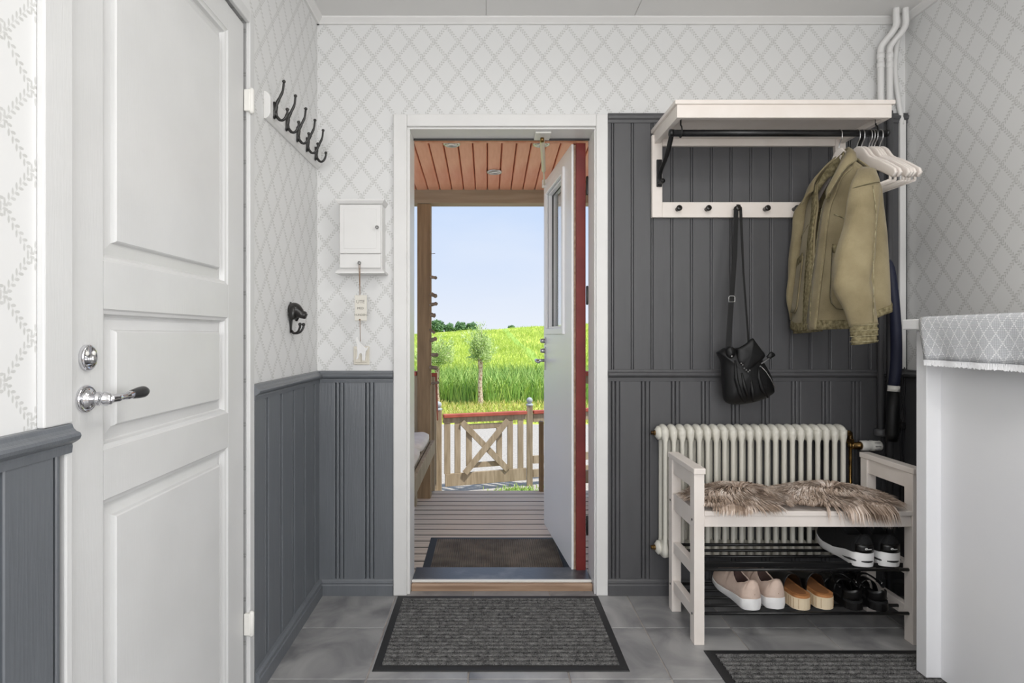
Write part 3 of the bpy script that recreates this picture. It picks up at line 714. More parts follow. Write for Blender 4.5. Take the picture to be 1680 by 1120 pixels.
# railings
def rail_run(name, a, b, zt, zb_, label, n, slope=0, cross=False):
    a, b = V(a), V(b); t = thing(name, label, 'railing', (a.x, a.y, zb_))
    za = V((0, 0, 1))
    obj('red_rail', MB().beam(a+za*zt, b+za*(zt+slope), .085, .03), 'redrail', t, bev=.004)
    obj('top_rail', MB().beam(a+za*(zt-.045), b+za*(zt+slope-.045), .03, .06), 'grey_wood', t)
    obj('bottom_rail', MB().beam(a+za*zb_, b+za*(zb_+slope), .03, .09), 'grey_wood', t)
    for q in (a, b): obj('rail_post', MB().beam(q+za*(ZD if slope == 0 else zb_+(slope if q == b else 0)-.05), q+za*(zt-.015+(slope if q == b else 0)), .05, .05), 'grey_wood', t)
    for i in range(n):
        p = a.lerp(b, (i+.5)/n); s_ = slope*(i+.5)/n
        obj('baluster', MB().beam(p+za*(zb_+.04+s_), p+za*(zt-.07+s_), .06, .022, up=(b-a)), 'grey_wood', t)
    if cross:
        obj('cross_brace', MB().beam(a+za*(zb_+.05), b+za*(zt-.07+slope), .02, .055), 'grey_wood', t)
        obj('cross_brace', MB().beam(a+za*(zt-.07), b+za*(zb_+.05+slope), .02, .055), 'grey_wood', t)
    return t
rail_run('porch_railing', (-1.9, 4.31, 0), (-.525, 4.31, 0), .868, .10, 'red-topped porch railing left of the post', 11)
rail_run('porch_railing', (.62, 4.31, 0), (1.34, 4.31, 0), .868, .10, 'red-topped porch railing right of the open entrance door', 6)
rail_run('stair_railing', (-.428, 4.42, 0), (-.585, 6.36, 0), .85, .02, 'red-topped stair railing running down from post to gate', 9, slope=-.62, cross=True)
tag(obj('newel_post', B(*[v for v in (.398, .432)], 4.45, 4.52, -.62, .485), 'post', bev=.005), 'narrow weathered post beside the open door edge', 'post')
# steps
for i in range(2):
    tag(obj('porch_step', B(-.45, .62, 4.44+.3*i, 4.76+.3*i, -.25-.2*i, -.21-.2*i), 'deck', bev=.004), ['upper', 'lower'][i]+' wooden porch step below the deck edge', 'step')
# gate between two posts with ball finials
gl, gr = V((-.525, 6.42, 0)), V((.489, 6.75, 0)); gd = (gr-gl).normalized(); gn = V((-gd.y, gd.x, 0)); GW = (gr-gl).length
ZG = -.60
def GP(u, z, d=0): return gl+gd*u+V((0, 0, z))+gn*d
def post(c, zt, lab):
    t = thing('gate_post', lab, 'post', (c.x, c.y, ZG), 'gate posts', local=True)
    obj('shaft', B(-.034, .034, -.034, .034, 0, zt-ZG), 'grey_wood', t, bev=.005)
    obj('collar', MB().lathe([(.03, -.01), (.042, 0), (.042, .014), (.03, .022)], (0, 0, zt-ZG), seg=20), 'finial', t, smooth=True)
    obj('ball_finial', MB().lathe([(.012, .018)]+[(.036*math.sin(a), .058-.036*math.cos(a)) for a in [PI*k/10 for k in range(2, 11)]], (0, 0, zt-ZG), seg=20), 'finial', t, smooth=True)
M['finial'] = mat('grey_finial', (168, 176, 178), .6)
post(GP(-.02, 0), .325, 'weathered gate post with grey ball, at the stair railing'); post(GP(GW-.0, 0), .335, 'weathered gate post with grey ball, right of the gate')
gt = thing('garden_gate', 'weathered wooden garden gate with X brace and red top rail', 'gate', tuple(GP(GW/2, ZG)))
u0, u1 = .035, GW-.045
zt, zb_ = .255, -.52
def gbeam(name, a, b, wd, th, m='grey_wood'):
    return obj(name, MB().beam(a, b, th, wd, up=(0, 0, 1)) if abs((b-a).z) < .3*(b-a).length else MB().beam(a, b, wd, th, up=gn), m, gt, bev=.003)
gbeam('red_top_rail', GP(u0, zt), GP(u1, zt), .035, .08, 'redrail')
gbeam('top_rail', GP(u0, zt-.05), GP(u1, zt-.05), .06, .03)
gbeam('bottom_board', GP(u0+.02, zb_+.06), GP(u1, zb_+.06), .14, .03)
for f_ in (.045, .165, .30, .665, .80, .93):
    lo = zb_+.13 if f_ not in (.30, .665) else zb_+.20
    hi = zt-.08 if f_ not in (.30, .665) else zt-.16
    gbeam('slat', GP(u0+(u1-u0)*f_, lo), GP(u0+(u1-u0)*f_, hi), .068, .02)
gbeam('diamond_rail', GP(u0+.28*(u1-u0), zt-.135, .01), GP(u0+.70*(u1-u0), zt-.135, .01), .06, .02)
gbeam('diamond_rail', GP(u0+.28*(u1-u0), zb_+.205, .01), GP(u0+.70*(u1-u0), zb_+.205, .01), .06, .02)
obj('cross_brace', MB().beam(GP(u0+.21*(u1-u0), zt-.075, -.02), GP(u0+.765*(u1-u0), zb_+.13, -.02), .068, .02, up=gn), 'grey_wood', gt, bev=.003)
obj('cross_brace', MB().beam(GP(u0+.24*(u1-u0), zb_+.13, -.04), GP(u0+.76*(u1-u0), zt-.075, -.04), .068, .02, up=gn), 'grey_wood', gt, bev=.003)
fe = thing('garden_fence', 'low red-topped fence right of the garden gate', 'fence', tuple(GP(GW+.3, ZG)))
obj('red_rail', MB().beam(GP(GW+.04, zt), GP(GW+1.0, zt), .08, .035), 'redrail', fe, bev=.003)
obj('top_rail', MB().beam(GP(GW+.04, zt-.07), GP(GW+1.0, zt-.07), .03, .09), 'grey_wood', fe)
for z_ in (-.30, -.46): obj('low_rail', MB().beam(GP(GW+.04, z_), GP(GW+1.0, z_), .03, .09), 'grey_wood', fe)
obj('fence_post', MB().beam(GP(GW+1.0, ZG), GP(GW+1.0, .3), .07, .07), 'grey_wood', fe)
fe = thing('garden_fence', 'low red-topped fence left of the stair railing', 'fence', tuple(GP(-.6, ZG)))
obj('red_rail', MB().beam(GP(-.08, zt), GP(-1.4, zt), .08, .035), 'redrail', fe, bev=.003)
obj('top_rail', MB().beam(GP(-.08, zt-.07), GP(-1.4, zt-.07), .03, .09), 'grey_wood', fe)
obj('low_rail', MB().beam(GP(-.08, -.4), GP(-1.4, -.4), .03, .09), 'grey_wood', fe)
obj('fence_post', MB().beam(GP(-1.4, ZG), GP(-1.4, .3), .07, .07), 'grey_wood', fe)

# ------------------------------------------------------------------ ground, road, field
tag(obj('ground', B(-40, 40, 2.73, 11.4, -.8, ZG), 'gravel'), 'pale gravel yard and road beyond the gate', 'road', kind='structure')
def zf(x, y):
    if y <= 60:
        t = max(0, (y-13)/47); t = t*.75+.25*t*t*(3-2*t); z = ZG+t*(2.33+.062*x)
    else:
        z = ZG+(2.33+.062*x)*max(0, 1-(y-60)/60)
    return z+(.05*math.sin(x*.9+y*.4)+.04*math.sin(y*.7-x*.5))*min(1, max(0, (y-13)/8))
nx, ny = 81, 110; mb = MB()
ys = [11.4+(60-11.4)*(j/69)**1.5 for j in range(70)]+[60+(260-60)*((j+1)/40)**1.6 for j in range(40)]
xs_ = [-90+180*i/(nx-1) for i in range(nx)]
vs = [(x, y, zf(x, y)) for y in ys for x in xs_]
fs = [(j*nx+i, j*nx+i+1, (j+1)*nx+i+1, (j+1)*nx+i) for j in range(len(ys)-1) for i in range(nx-1)]
tag(obj('field', mb.add(vs, fs), 'field', smooth=True), 'green crop field rising to the horizon', 'field', kind='structure')
def in_lane(x, y): return abs(x-2.0-.3*math.sin(.09*y)) < .24
def blades(name, n, pick, hh, ww, m, label, cat, lean=.35, seed=1):
    R = random.Random(seed); vs = []; fs = []
    for _ in range(n):
        x, y, sc = pick(R); z = zf(x, y) if y > 11.4 else ZG
        if name == 'crop' and in_lane(x, y) and R.random() < .8: continue      # the wheel track is left bare
        h = R.uniform(*hh)*sc; wd = R.uniform(*ww)*sc; a = R.uniform(0, PI); b = R.uniform(0, 2*PI); L = R.uniform(.1, lean)*h
        dx, dy = math.cos(a)*wd, math.sin(a)*wd*.5; lx, ly = math.cos(b)*L, math.sin(b)*L; k = len(vs)
        vs += [(x-dx, y-dy, z-.02), (x+dx, y+dy, z-.02), (x+dx*.8+lx*.3, y+dy*.8+ly*.3, z+h*.6), (x-dx*.8+lx*.3, y-dy*.8+ly*.3, z+h*.6), (x+lx, y+ly, z+h)]
        fs += [(k, k+1, k+2, k+3), (k+3, k+2, k+4)]
    me = bpy.data.meshes.new(name); me.from_pydata(vs, [], fs)
    return tag(put(name, me, m), label, cat, kind='stuff')
def cone(y0, y1, pw=1.0, m=.17):
    def f(R):
        y = y0+(y1-y0)*R.random()**pw; return R.uniform(-m*y-1, m*y+1), y, 1
    return f
blades('tall_grass', 24000, cone(14.4, 18.0, 1.3, .3), (.25, .8), (.008, .018), 'grass_tall', 'lush tall green grass along the roadside', 'grass', .6, 3)
blades('verge_grass', 14000, cone(11.5, 14.8, 1, .3), (.05, .16), (.006, .012), 'grass_short', 'short yellowing grass verge beside the gravel road', 'grass', .8, 4)
blades('crop', 72000, cone(17.5, 58, 1.5, .28), (.10, .24), (.009, .02), 'field_blade', 'yellow-green crop stalks covering the hill', 'crop', .5, 5)
def tuft(R):
    a = R.gauss(0, 1); return .34+.12*a, 6.40+.10*R.gauss(0, 1), 1
blades('grass_tuft', 700, tuft, (.03, .07), (.004, .008), 'grass_tall', 'green grass tuft on gravel under the gate', 'grass', .9, 6)
# far trees on the horizon: crowns of many small leaf clumps
def leaf_cloud(R, c, rx, rz, n, sz, flat=1):
    vs = []; fs = []
    for _ in range(n):
        while True:
            p = V((R.uniform(-1, 1), R.uniform(-1, 1), R.uniform(-1, 1)))
            if .35 < p.length < 1: break
        p = p*(.75+.3*noise.noise(p*2.2+V(c)))
        q = V(c)+V((p.x*rx, p.y*rx, p.z*rz)); a = V((R.uniform(-1, 1), R.uniform(-1, 1), R.uniform(-1, 1))).normalized(); b = a.orthogonal().normalized()
        s_ = sz*R.uniform(.6, 1.3); k = len(vs)
        vs += [q-a*s_, q+b*s_*.45, q+a*s_, q-b*s_*.45]; fs.append((k, k+1, k+2, k+3))
    return vs, fs
def raw(name, vs, fs, m, parent):
    me = bpy.data.meshes.new(name); me.from_pydata(vs, [], fs); return put(name, me, m, parent)
R = random.Random(11)
far_l = ['dark round tree on the horizon beside the porch post', 'small gappy tree on the horizon, second from the post', 'dark bushy tree on the horizon, third from the post', 'low dark tree on the horizon just left of the willow', 'tiny lone bush on the crest right of the willow']
for (px, ptop, rpx), lb in zip(((718, 525, 13), (737, 531, 8), (756, 528, 11), (774, 529, 10), (839, 534, 5)), far_l):
    Y = 200; p = at(px, ptop, Y); r = rpx/F*Y
    t = thing('horizon_tree', lb, 'tree', (p.x, Y, zf(p.x, Y)), 'trees on the horizon')
    zc_ = p.z-r*.9
    obj('trunk', MB().tube([(p.x, Y, zf(p.x, Y)), (p.x, Y, zc_)], [.3, .18], 8), 'fartrunk', t)
    vs, fs = leaf_cloud(R, (p.x, Y, zc_), r*1.2, r*1.15, 1500, .5); raw('crown', vs, fs, 'fartree', t)['kind'] = 'stuff'
# pollard willows
def willow(px, pbase, ptop, Y, lab, seed, n=1300, spread=1.0):
    R = random.Random(seed); b0 = at(px, pbase, Y); zt_ = 1.15-(ptop-550)/F*Y; H = zt_-b0.z
    t = thing('pollard_willow', lab, 'tree', tuple(b0), 'pollard willows')
    tp = [(b0.x+.008*math.sin(k*1.3), Y, b0.z+H*.60*k/8-(.1 if k == 0 else 0)) for k in range(9)]
    obj('trunk', MB().tube(tp, [.085, .066, .058, .054, .052, .050, .050, .062, .05], 10), 'bark', t, smooth=True)
    top = V(tp[-1]); vs = []; fs = []
    for i in range(40):
        a = R.uniform(0, 2*PI); el = R.uniform(-.1, 1.5); L = R.uniform(.45, 1.0)*H*(.17+.24*max(0, math.sin(el)))
        d = V((math.cos(a)*math.cos(el)*spread, math.sin(a)*math.cos(el)*spread, math.sin(el)))
        e_ = top+d*L+V((0, 0, -.03*L))
        obj('branch', MB().tube([top, top.lerp(e_, .5)+V((0, 0, .05*L)), e_], [.012, .008, .003], 5), 'bark', t) if i < 10 else None
        for j in range(n//40):
            f_ = R.uniform(.25, 1.08); q = top.lerp(e_, f_)+V((R.gauss(0, .05), R.gauss(0, .05), R.gauss(0, .05)))
            a_ = (d+V((R.uniform(-1, 1), R.uniform(-1, 1), R.uniform(-.6, 1)))).normalized(); b_ = a_.orthogonal().normalized(); s_ = R.uniform(.018, .042); k = len(vs)
            vs += [q-a_*s_, q+b_*s_*.28, q+a_*s_, q-b_*s_*.28]; fs.append((k, k+1, k+2, k+3))
    raw('foliage', vs, fs, 'leaf', t)['kind'] = 'stuff'
willow(788, 667, 532, 14.1, 'small pollard willow with spotted trunk, centred beyond the gate', 2, 5200)
willow(717, 668, 545, 14.3, 'leafy young willow half hidden behind the porch post', 5, 5200, 1.3)

# ------------------------------------------------------------------ door mats
def ribbed_mat(name, x0, x1, y0, y1, z, lab, m_pile, along='X', pitch=.0245, rib=.008, border=.03):
    t = thing(name, lab, 'door mat', ((x0+x1)/2, (y0+y1)/2, z))
    obj('rubber_border', MB().rings([[(x0+i, y0+i, z+h), (x1-i, y0+i, z+h), (x1-i, y1-i, z+h), (x0+i, y1-i, z+h)] for i, h in ((0, .0005), (.003, .003), (border, .0055), (border+.002, .003))]), 'rubber', t)
    a0, a1, b0, b1 = x0+border, x1-border, y0+border, y1-border
    mb = MB()
    obj('backing', B(a0-.001, a1+.001, b0-.001, b1+.001, z+.0005, z+.0038), 'rubber', t)
    if along == 'X':
        n = int((b1-b0)/pitch); p = (b1-b0)/n
        N_ = 110
        for i in range(n):                         # one raised cord of pile after the other, dark rubber between
            rs = []
            for k in range(N_+1):
                x = a0+(a1-a0)*k/N_; j1 = .0014*noise.noise(V((x*70, i*3.1, 0))); j2 = .0014*noise.noise(V((x*70, i*3.1, 9))); j3 = .0012*noise.noise(V((x*90, i*3.1, 4)))
                rs.append([(x, b0+p*(i+f_)+(j1 if f_ < .4 else j2), z+.0038+(rib+j3)*h) for f_, h in ((.04, 0), (.05, .7), (.18, 1), (.50, 1), (.63, .7), (.64, 0))])
            mb.rings(rs, closed=False)
    else:
        n = int((a1-a0)/pitch); p = (a1-a0)/n; prof = []
        for i in range(n):
            for f_, h in ((.05, .1), (.2, 1), (.6, 1), (.75, .1)): prof.append((a0+p*(i+f_), z+.004+rib*h))
        mb.rings([[(x, y, zz_) for x, zz_ in prof] for y in (b0, b1)], closed=False)
    obj('ribbed_pile', mb, m_pile, t)['kind'] = 'stuff'
    return t
ribbed_mat('door_mat', -.396, .487, 1.98, 2.553, 0, 'grey ribbed door mat inside, in front of the entrance', 'pile')
ribbed_mat('door_mat', .787, 1.68, 1.45, 2.113, 0, 'grey ribbed door mat in front of the white bench', 'pile')
ribbed_mat('outdoor_mat', -.336, .435, 2.93, 3.434, ZD, 'brown-black ribbed outdoor mat on the deck planks', 'mat_out', 'Y', .0115, .005, .04)

# ------------------------------------------------------------------ radiator
RX0 = at(1085, 0, 2.475).x; SECT = .03625; NS = 22
ra = thing('radiator', 'cream column radiator with brass plugs behind the white bench', 'radiator', (RX0+.4, 2.511, 0))
def rad_section():
    mb = MB(); zt, zb_ = .752, .205
    for yc_ in (-.032, .032):                       # front and rear column
        rs = []
        for z, rx, ry in ((zb_, .0155, .016), (zb_+.03, .0145, .0165), (zb_+.055, .0092, .0125), (zt-.06, .0092, .0125), (zt-.035, .0145, .0165), (zt-.006, .0155, .016)):
            rs.append([(rx*math.cos(2*PI*k/14), yc_+ry*math.sin(2*PI*k/14), z) for k in range(14)])
        mb.rings(rs)
    for zc_, sg in ((zt-.022, 1), (zb_+.022, -1)):   # rounded heads
        rs = []
        for i in range(11):
            a = PI*i/10; x = -.0178*math.cos(a); s_ = max(.12, math.sin(a)**.75)
            ring = []
            for k in range(22):
                b = 2*PI*k/22; cy, cz = math.cos(b), math.sin(b)
                ring.append((x, .05*s_*math.copysign(abs(cy)**.8, cy), zc_+(.036 if cz*sg > 0 else .034)*s_*math.copysign(abs(cz)**.9, cz)))
            rs.append(ring)
        mb.rings(rs)
    return mesh(mb, 'section', True)
rm = rad_section()
for i in range(NS): put('section', rm, 'radiator', ra, loc=(RX0+SECT*(i+.5), 2.511, 0))
for z_ in (.728, .232):
    obj('end_hub', MB().lathe([(.030, .004), (.030, -.006), (.022, -.012), (.018, -.016)], (RX0, 2.511, z_), 'X', 20), 'radiator', ra, smooth=True)
    obj('end_plug', MB().lathe([(.011, -.012), (.0115, -.022), (.008, -.026), (.009, -.034), (.0, -.036)], (RX0, 2.511, z_), 'X', 8), 'brass', ra)
RX1 = RX0+SECT*NS
for x in (RX0+.12, RX1-.12): obj('wall_bracket', B(x-.012, x+.012, 2.53, WB-.0135, .30, .33), 'radiator', ra)
vp = (RX1+.03, 2.511, .70)
obj('valve_elbow', MB().tube(bez([(RX1-.004, 2.511, .728), (RX1+.018, 2.511, .728), (RX1+.030, 2.511, .722), (RX1+.033, 2.511, .70), (RX1+.033, 2.511, .665)], 5), [.012]*6+[.013]*5+[.011]*5+[.0105]*5, 14), 'brass', ra, smooth=True)
obj('valve_nut', MB().lathe([(.014, 0), (.016, .003), (.016, .017), (.014, .02)], (RX1+.033, 2.511, .683), 'Z', 6), 'brass', ra)
obj('valve_body', MB().lathe([(.011, 0), (.015, .008), (.015, .03), (.018, .033), (.018, .045)], (RX1+.033, 2.511, .672), 'X', 16), 'brass', ra, smooth=True)
obj('supply_pipe', MB().tube([(RX1+.033, 2.511, .665), (RX1+.033, 2.511, 0)], .0065, 10), 'brass', ra, smooth=True)
kn = obj('thermostat_knob', MB().lathe([(.018, .044), (.022, .047), (.023, .075), (.020, .080), (.0235, .086), (.022, .125), (.019, .13), (.0, .131)], (RX1+.033, 2.511, .672), 'X', 24), 'plastic', ra, smooth=True)
for a in (0, .7, 1.4, 2.1, 2.8): obj('knob_slot', MB().beam((RX1+.127, 2.511-.0234*math.cos(a-1.4+PI/2*0)*1, .672+.0234*math.sin(a-1.4)), (RX1+.152, 2.511-.0228*math.cos(a-1.4), .672+.0228*math.sin(a-1.4)), .0018, .002), 'ebony', kn)

# ------------------------------------------------------------------ pipes and cable in the corner
def riser(name, xl, xt, y, z0, lab, coll=True, dark_lab='painted grey below the panel top'):
    t = thing(name, lab, 'pipe', (xl, y, z0), 'heating pipes in the corner')
    obj('upper_run', MB().tube(bez([(xl, y, 2.128), (xl, y, 2.33), (xl, y, 2.40), (xl+.012, y-.012, 2.43), (xt-.012, y-.03, 2.455), (xt, y-.04, 2.485), (xt, y-.04, 2.53), (xt, y-.04, ZC)], 6), .0125, 14), 'white', t, smooth=True)
    low = obj('lower_run', MB().tube([(xl, y, 2.128), (xl, y, z0)], .0125, 14), 'greyup', t, smooth=True); low['label'] = 'pipe run painted dark grey'
    for z_ in (2.40, 2.36): obj('pipe_joint', MB().lathe([(.0125, -.012), (.0145, -.010), (.0145, .010), (.0125, .012)], (xl, y, z_-.03), 'Z', 14), 'white', t, smooth=True)
    if coll:
        obj('floor_collar', MB().lathe([(.024, 0), (.026, .003), (.026, .026), (.02, .03)], (xl, y, z0), 'Z', 16), 'greyup', t, smooth=True)
    return t
riser('heating_pipe', 1.7176, 1.757, 2.53, .712, 'heating pipe in the corner nearer the radiator valve')
riser('heating_pipe', 1.757, 1.797, 2.53, 0, 'heating pipe in the corner nearer the right wall')
cb = thing('cable_channel', 'white cable channel running down the corner with dark cords below', 'cable channel', (1.83, 2.56, .7))
obj('duct', B(1.819, 1.846, 2.553, WB, 1.003, 2.10), 'white', cb, bev=.003)
obj('white_cable', MB().tube(bez([(1.822, 2.55, 2.50), (1.803, 2.552, 2.42), (1.797, 2.555, 2.32), (1.812, 2.556, 2.2), (1.834, 2.562, 2.08)], 6), .010, 10), 'white', cb, smooth=True)
obj('junction_sleeve', MB().tube([(1.812, 2.54, ZC), (1.808, 2.545, 2.50)], .017, 12), 'white', cb, smooth=True)
for dx, b_ in ((-.006, .008), (.006, -.012)):
    obj('cord', MB().tube(bez([(1.832+dx, 2.555, 1.01), (1.832+dx, 2.553, .9), (1.828+b_, 2.552, .8), (1.828+dx*.5, 2.553, .74), (1.826+dx, 2.552, .55), (1.826+dx*2, 2.552, .3)], 6), .003, 8), 'ebony', cb, smooth=True)
obj('cord_connector', B(1.819, 1.837, 2.543, 2.56, .738, .768), 'ebony', cb, bev=.003)
# umbrella
um = thing('umbrella', 'long navy furled umbrella with white band hanging in the corner', 'umbrella', (1.705, 2.44, .72))
obj('furled_canopy', MB().tube(bez([(1.700, 2.455, 1.47), (1.708, 2.45, 1.40), (1.722, 2.445, 1.22), (1.722, 2.44, 1.05), (1.712, 2.44, .935)], 5), [.008, .013, .015, .017, .018, .019]+[.020]*5+[.021]*5+[.022]*5, 14), 'navy', um, smooth=True)
obj('band', MB().tube([(1.712, 2.44, .938), (1.710, 2.44, .914)], .0228, 14), 'plastic', um, smooth=True)
obj('sleeve', MB().tube([(1.710, 2.44, .914), (1.707, 2.44, .80), (1.704, 2.44, .735), (1.704, 2.44, .705)], [.0225, .0245, .026, .020], 14), 'nylon', um, smooth=True)
obj('strap', MB().tube([(1.700, 2.455, 1.46), (1.706, 2.50, 1.56), (1.7176, 2.513, 1.62), (1.7176, 2.5165, 1.64)], .0025, 6), 'nylon', um)

# ------------------------------------------------------------------ coat rack with hat shelf
HX0, HX1, HYF = .722, 1.572, 2.237
hr = thing('coat_rack', 'white hat shelf and coat rack with black rod on grey panelling', 'coat rack', (1.147, WB-.016, 1.668))
YB = WB-.0145
obj('side_stile', B(HX0, HX0+.045, YB-.022, YB, 1.668, 2.03), 'furn', hr, bev=.002)
obj('side_stile', B(HX1-.045, HX1, YB-.022, YB, 1.668, 2.03), 'furn', hr, bev=.002)
obj('top_rail', B(HX0+.045, HX1-.045, YB-.021, YB, 1.982, 2.032), 'furn', hr, bev=.002)
kr = obj('peg_rail', B(HX0+.045, HX1-.045, YB-.021, YB, 1.668, 1.735), 'furn', hr, bev=.002)
obj('shelf_side', B(HX0+.010, HX0+.032, HYF+.02, YB, 1.991, 2.045), 'furn', hr, bev=.002)
obj('shelf_side', B(HX1-.032, HX1-.010, HYF+.02, YB, 1.991, 2.045), 'furn', hr, bev=.002)
obj('shelf_front', B(HX0+.010, HX1-.010, HYF, HYF+.02, 1.991, 2.045), 'furn', hr, bev=.002)
obj('shelf_top', B(HX0, HX1, HYF-.008, YB, 2.041, 2.058), 'furn', hr, bev=.003)
obj('shelf_underboard', B(HX0+.032, HX1-.032, HYF+.02, YB-.022, 2.012, 2.022), 'furn', hr)
for x in (.98, 1.34): obj('shelf_screw', MB().lathe([(.003, -.002), (.003, .002)], (x, HYF+.05, 2.0105), seg=8), 'ebony', hr)
for k in range(6):
    x = .832+.128*k
    obj('peg', MB().lathe([(.009, 0), (.0075, -.012), (.008, -.018), (.0125, -.026), (.0125, -.031), (.009, -.034), (.0, -.0345)], (x, YB-.021, 1.703), 'Y', 18), 'iron', kr, smooth=True)
rod = obj('clothes_rod', MB().tube([(HX0+.008, 2.30, 1.953), (HX1+.012, 2.30, 1.953)], .013, 18), 'black', hr, smooth=True)
for x in (HX0+.045, HX1-.03):
    obj('rod_hanger', MB().tube([(x, 2.30, 2.013), (x, 2.30, 1.985), (x, 2.289, 1.975), (x, 2.284, 1.955), (x, 2.288, 1.940), (x, 2.30, 1.936), (x, 2.312, 1.942)], .003, 8), 'black', rod, smooth=True)
for x in (HX0+.006, HX1+.013): obj('rod_cap', MB().lathe([(.0145, -.006), (.0155, 0), (.0145, .006)], (x, 2.30, 1.953), 'X', 16), 'black', rod, smooth=True)
for x in (HX0+.030, HX1-.030):
    obj('bracket', MB().tube(bez([(x+.004, 2.37, 1.992), (x+.004, 2.395, 1.955), (x, 2.44, 1.90), (x, 2.511, 1.865), (x, 2.537, 1.83), (x, 2.532, 1.815), (x+.006, 2.505, 1.815)], 6), [.010]*12+[.0085]*12+[.009]*7+[.010]*6, 10, flat=.7), 'black', hr, smooth=True)
    obj('bracket_plate', B(x-.012, x+.012, YB-.03, YB-.022, 1.80, 1.92), 'black', hr, bev=.003)
    obj('bracket_knob', MB().lathe([(.0, -.012), (.009, -.007), (.011, 0), (.009, .008), (.0, .012)], (x+.004, 2.500, 1.817), 'Y', 12), 'black', hr, smooth=True)

# hangers along the rod
def hanger_parts(t, drop=1.0, hl=.215):
    prof = bez([(0, p_[1]*hl/.215, .024-(.036-p_[2])*drop) for p_ in [(0, -.215, -.108), (0, -.20, -.094), (0, -.13, -.050), (0, -.065, -.016), (0, -.030, .022), (0, 0, .036), (0, .030, .022), (0, .065, -.016), (0, .13, -.050), (0, .20, -.094), (0, .215, -.108)]], 4)
    n = len(prof); rs = []
    for i, p in enumerate(prof):
        u = abs(p.y)/hl; h = (.025-.009*u)/(1+.25*(drop-1)*4); wd = .0055
        if u > .97: h *= .75
        d = (prof[min(i+1, n-1)]-prof[max(i-1, 0)]).normalized(); q = V((0, -d.z, d.y))
        sq = lambda t_: math.copysign(abs(t_)**.5, t_)
        rs.append([V(p)+V((wd*sq(math.cos(2*PI*k/16)), 0, 0))+q*(h*sq(math.sin(2*PI*k/16))) for k in range(16)])
    obj('shoulder', MB().rings(rs), 'furn', t, smooth=True)
    obj('hook', MB().tube(bez([(0, 0, .036), (0, 0, .050), (0, -.007, .064), (0, -.019, .078), (0, -.0185, .102), (0, -.004, .1155), (0, .012, .108), (0, .015, .094)], 6), .0021, 8), 'steel', t, smooth=True)
    obj('trouser_bar', MB().tube([(0, -.19*hl/.215, .024-.158*drop), (0, .19*hl/.215, .024-.158*drop)], .0055, 10), 'furn', t, smooth=True)
    for s_ in (-1, 1): obj('bar_post', MB().tube([(0, s_*.19*hl/.215, .024-.158*drop), (0, s_*.192*hl/.215, .024-.126*drop)], .005, 8), 'furn', t, smooth=True)
hz = 1.953+.0135-.1155+.0005
hx = [1.4700, 1.4880, 1.5175, 1.5285, 1.5395, 1.560]
hl_ = ['white wooden hanger on the black rod, first to the right of the jacket', 'white wooden hanger on the black rod, second to the right of the jacket',
       'white wooden hanger on the black rod, third to the right of the jacket', 'white wooden hanger on the black rod, fourth to the right of the jacket',
       'white wooden hanger on the black rod, fifth to the right of the jacket', 'white wooden hanger on the black rod, last one beside the right wall']
h0 = thing('coat_hanger', hl_[0], 'hanger', (hx[0], 2.3045, hz), 'empty hangers on the rod', local=True); hanger_parts(h0)
for x, lb in list(zip(hx, hl_))[1:]: dup(h0, (x, 2.3045, hz), lb)
h1 = thing('coat_hanger', 'white wooden hanger inside the olive jacket', 'hanger', (1.399, 2.3045, hz), local=True); hanger_parts(h1, 1.25, .185)

# ------------------------------------------------------------------ olive jacket
JC = V((1.395, 2.285))
jk = thing('jacket', 'olive denim jacket hanging on the rod beside the bag', 'jacket', (JC.x, JC.y, 1.17))
def jbody(th_, s):                     # th_: 0 front middle, PI/2 near side, PI back; s: 0 shoulder ridge, 1 hem
    su, cu = math.sin(th_), math.cos(th_)
    a = .205+.035*s; b = lerp([0, .12, .45, 1], [.012, .056, .074, .086], s)+(.03*s if cu < 0 else 0)
    e = .75
    yo = -a*math.copysign(abs(su)**e, su); xo = -b*math.copysign(abs(cu)**e, cu)
    top = 1.868-.150*(abs(yo)/.215)**1.25
    hem = 1.165+.085*(xo+.09)/.18
    z = top*(1-s)+hem*s
    fold = .010*s*math.sin(3.0*th_+4*s)+.007*s*math.sin(7*th_+1.3)+.004*math.sin(11*th_+6*s)*s
    sag = -.02*s*(1-abs(su))*(1 if cu > 0 else 0)                 # the front falls forward
    r = 1+fold/max(b, .03)*.5
    return V((JC.x+xo*r+sag-.02*s, JC.y+yo, z+.004*math.sin(5*th_)*s))
def jn(th_, s):
    e_ = .01; a = jbody(th_+e_, s)-jbody(th_-e_, s); b = jbody(th_, min(1, s+e_))-jbody(th_, max(0, s-e_))
    n = a.cross(b); c = jbody(th_, s)-V((JC.x, JC.y, jbody(th_, s).z))
    if n.length < 1e-9: return V((0, 0, 1))
    n.normalize(); return n if n.dot(c) > 0 else -n
def jpatch(t0, t1, s0, s1, off, nt=10, ns=8, rnd=0):
    rs = []
    for j in range(ns+1):
        v = j/ns; row = []
        for i in range(nt+1):
            u = i/nt; tt, ss = t0+(t1-t0)*u, s0+(s1-s0)*v
            if rnd and v > .8:                       # rounded lower corners
                k = (v-.8)/.2; sh = rnd*(1-math.sqrt(max(0, 1-k*k))); tt = t0+sh*(t1-t0)+(t1-t0)*(1-2*sh)*u
            row.append(jbody(tt, ss)+jn(tt, ss)*off)
        rs.append(row)
    return MB().rings(rs, closed=False)
def gap(s): return lerp([0, .15, .3, 1], [.34, .16, .03, -.05], s)
NT = 72; NSs = 34; rs = []
for j in range(NSs+1):
    s = j/NSs; g = gap(s)
    rs.append([jbody(g+(2*PI-2*g)*i/NT, s) for i in range(NT+1)])
obj('body', MB().rings(rs, closed=False), 'jacket', jk, smooth=True, solid=.004)
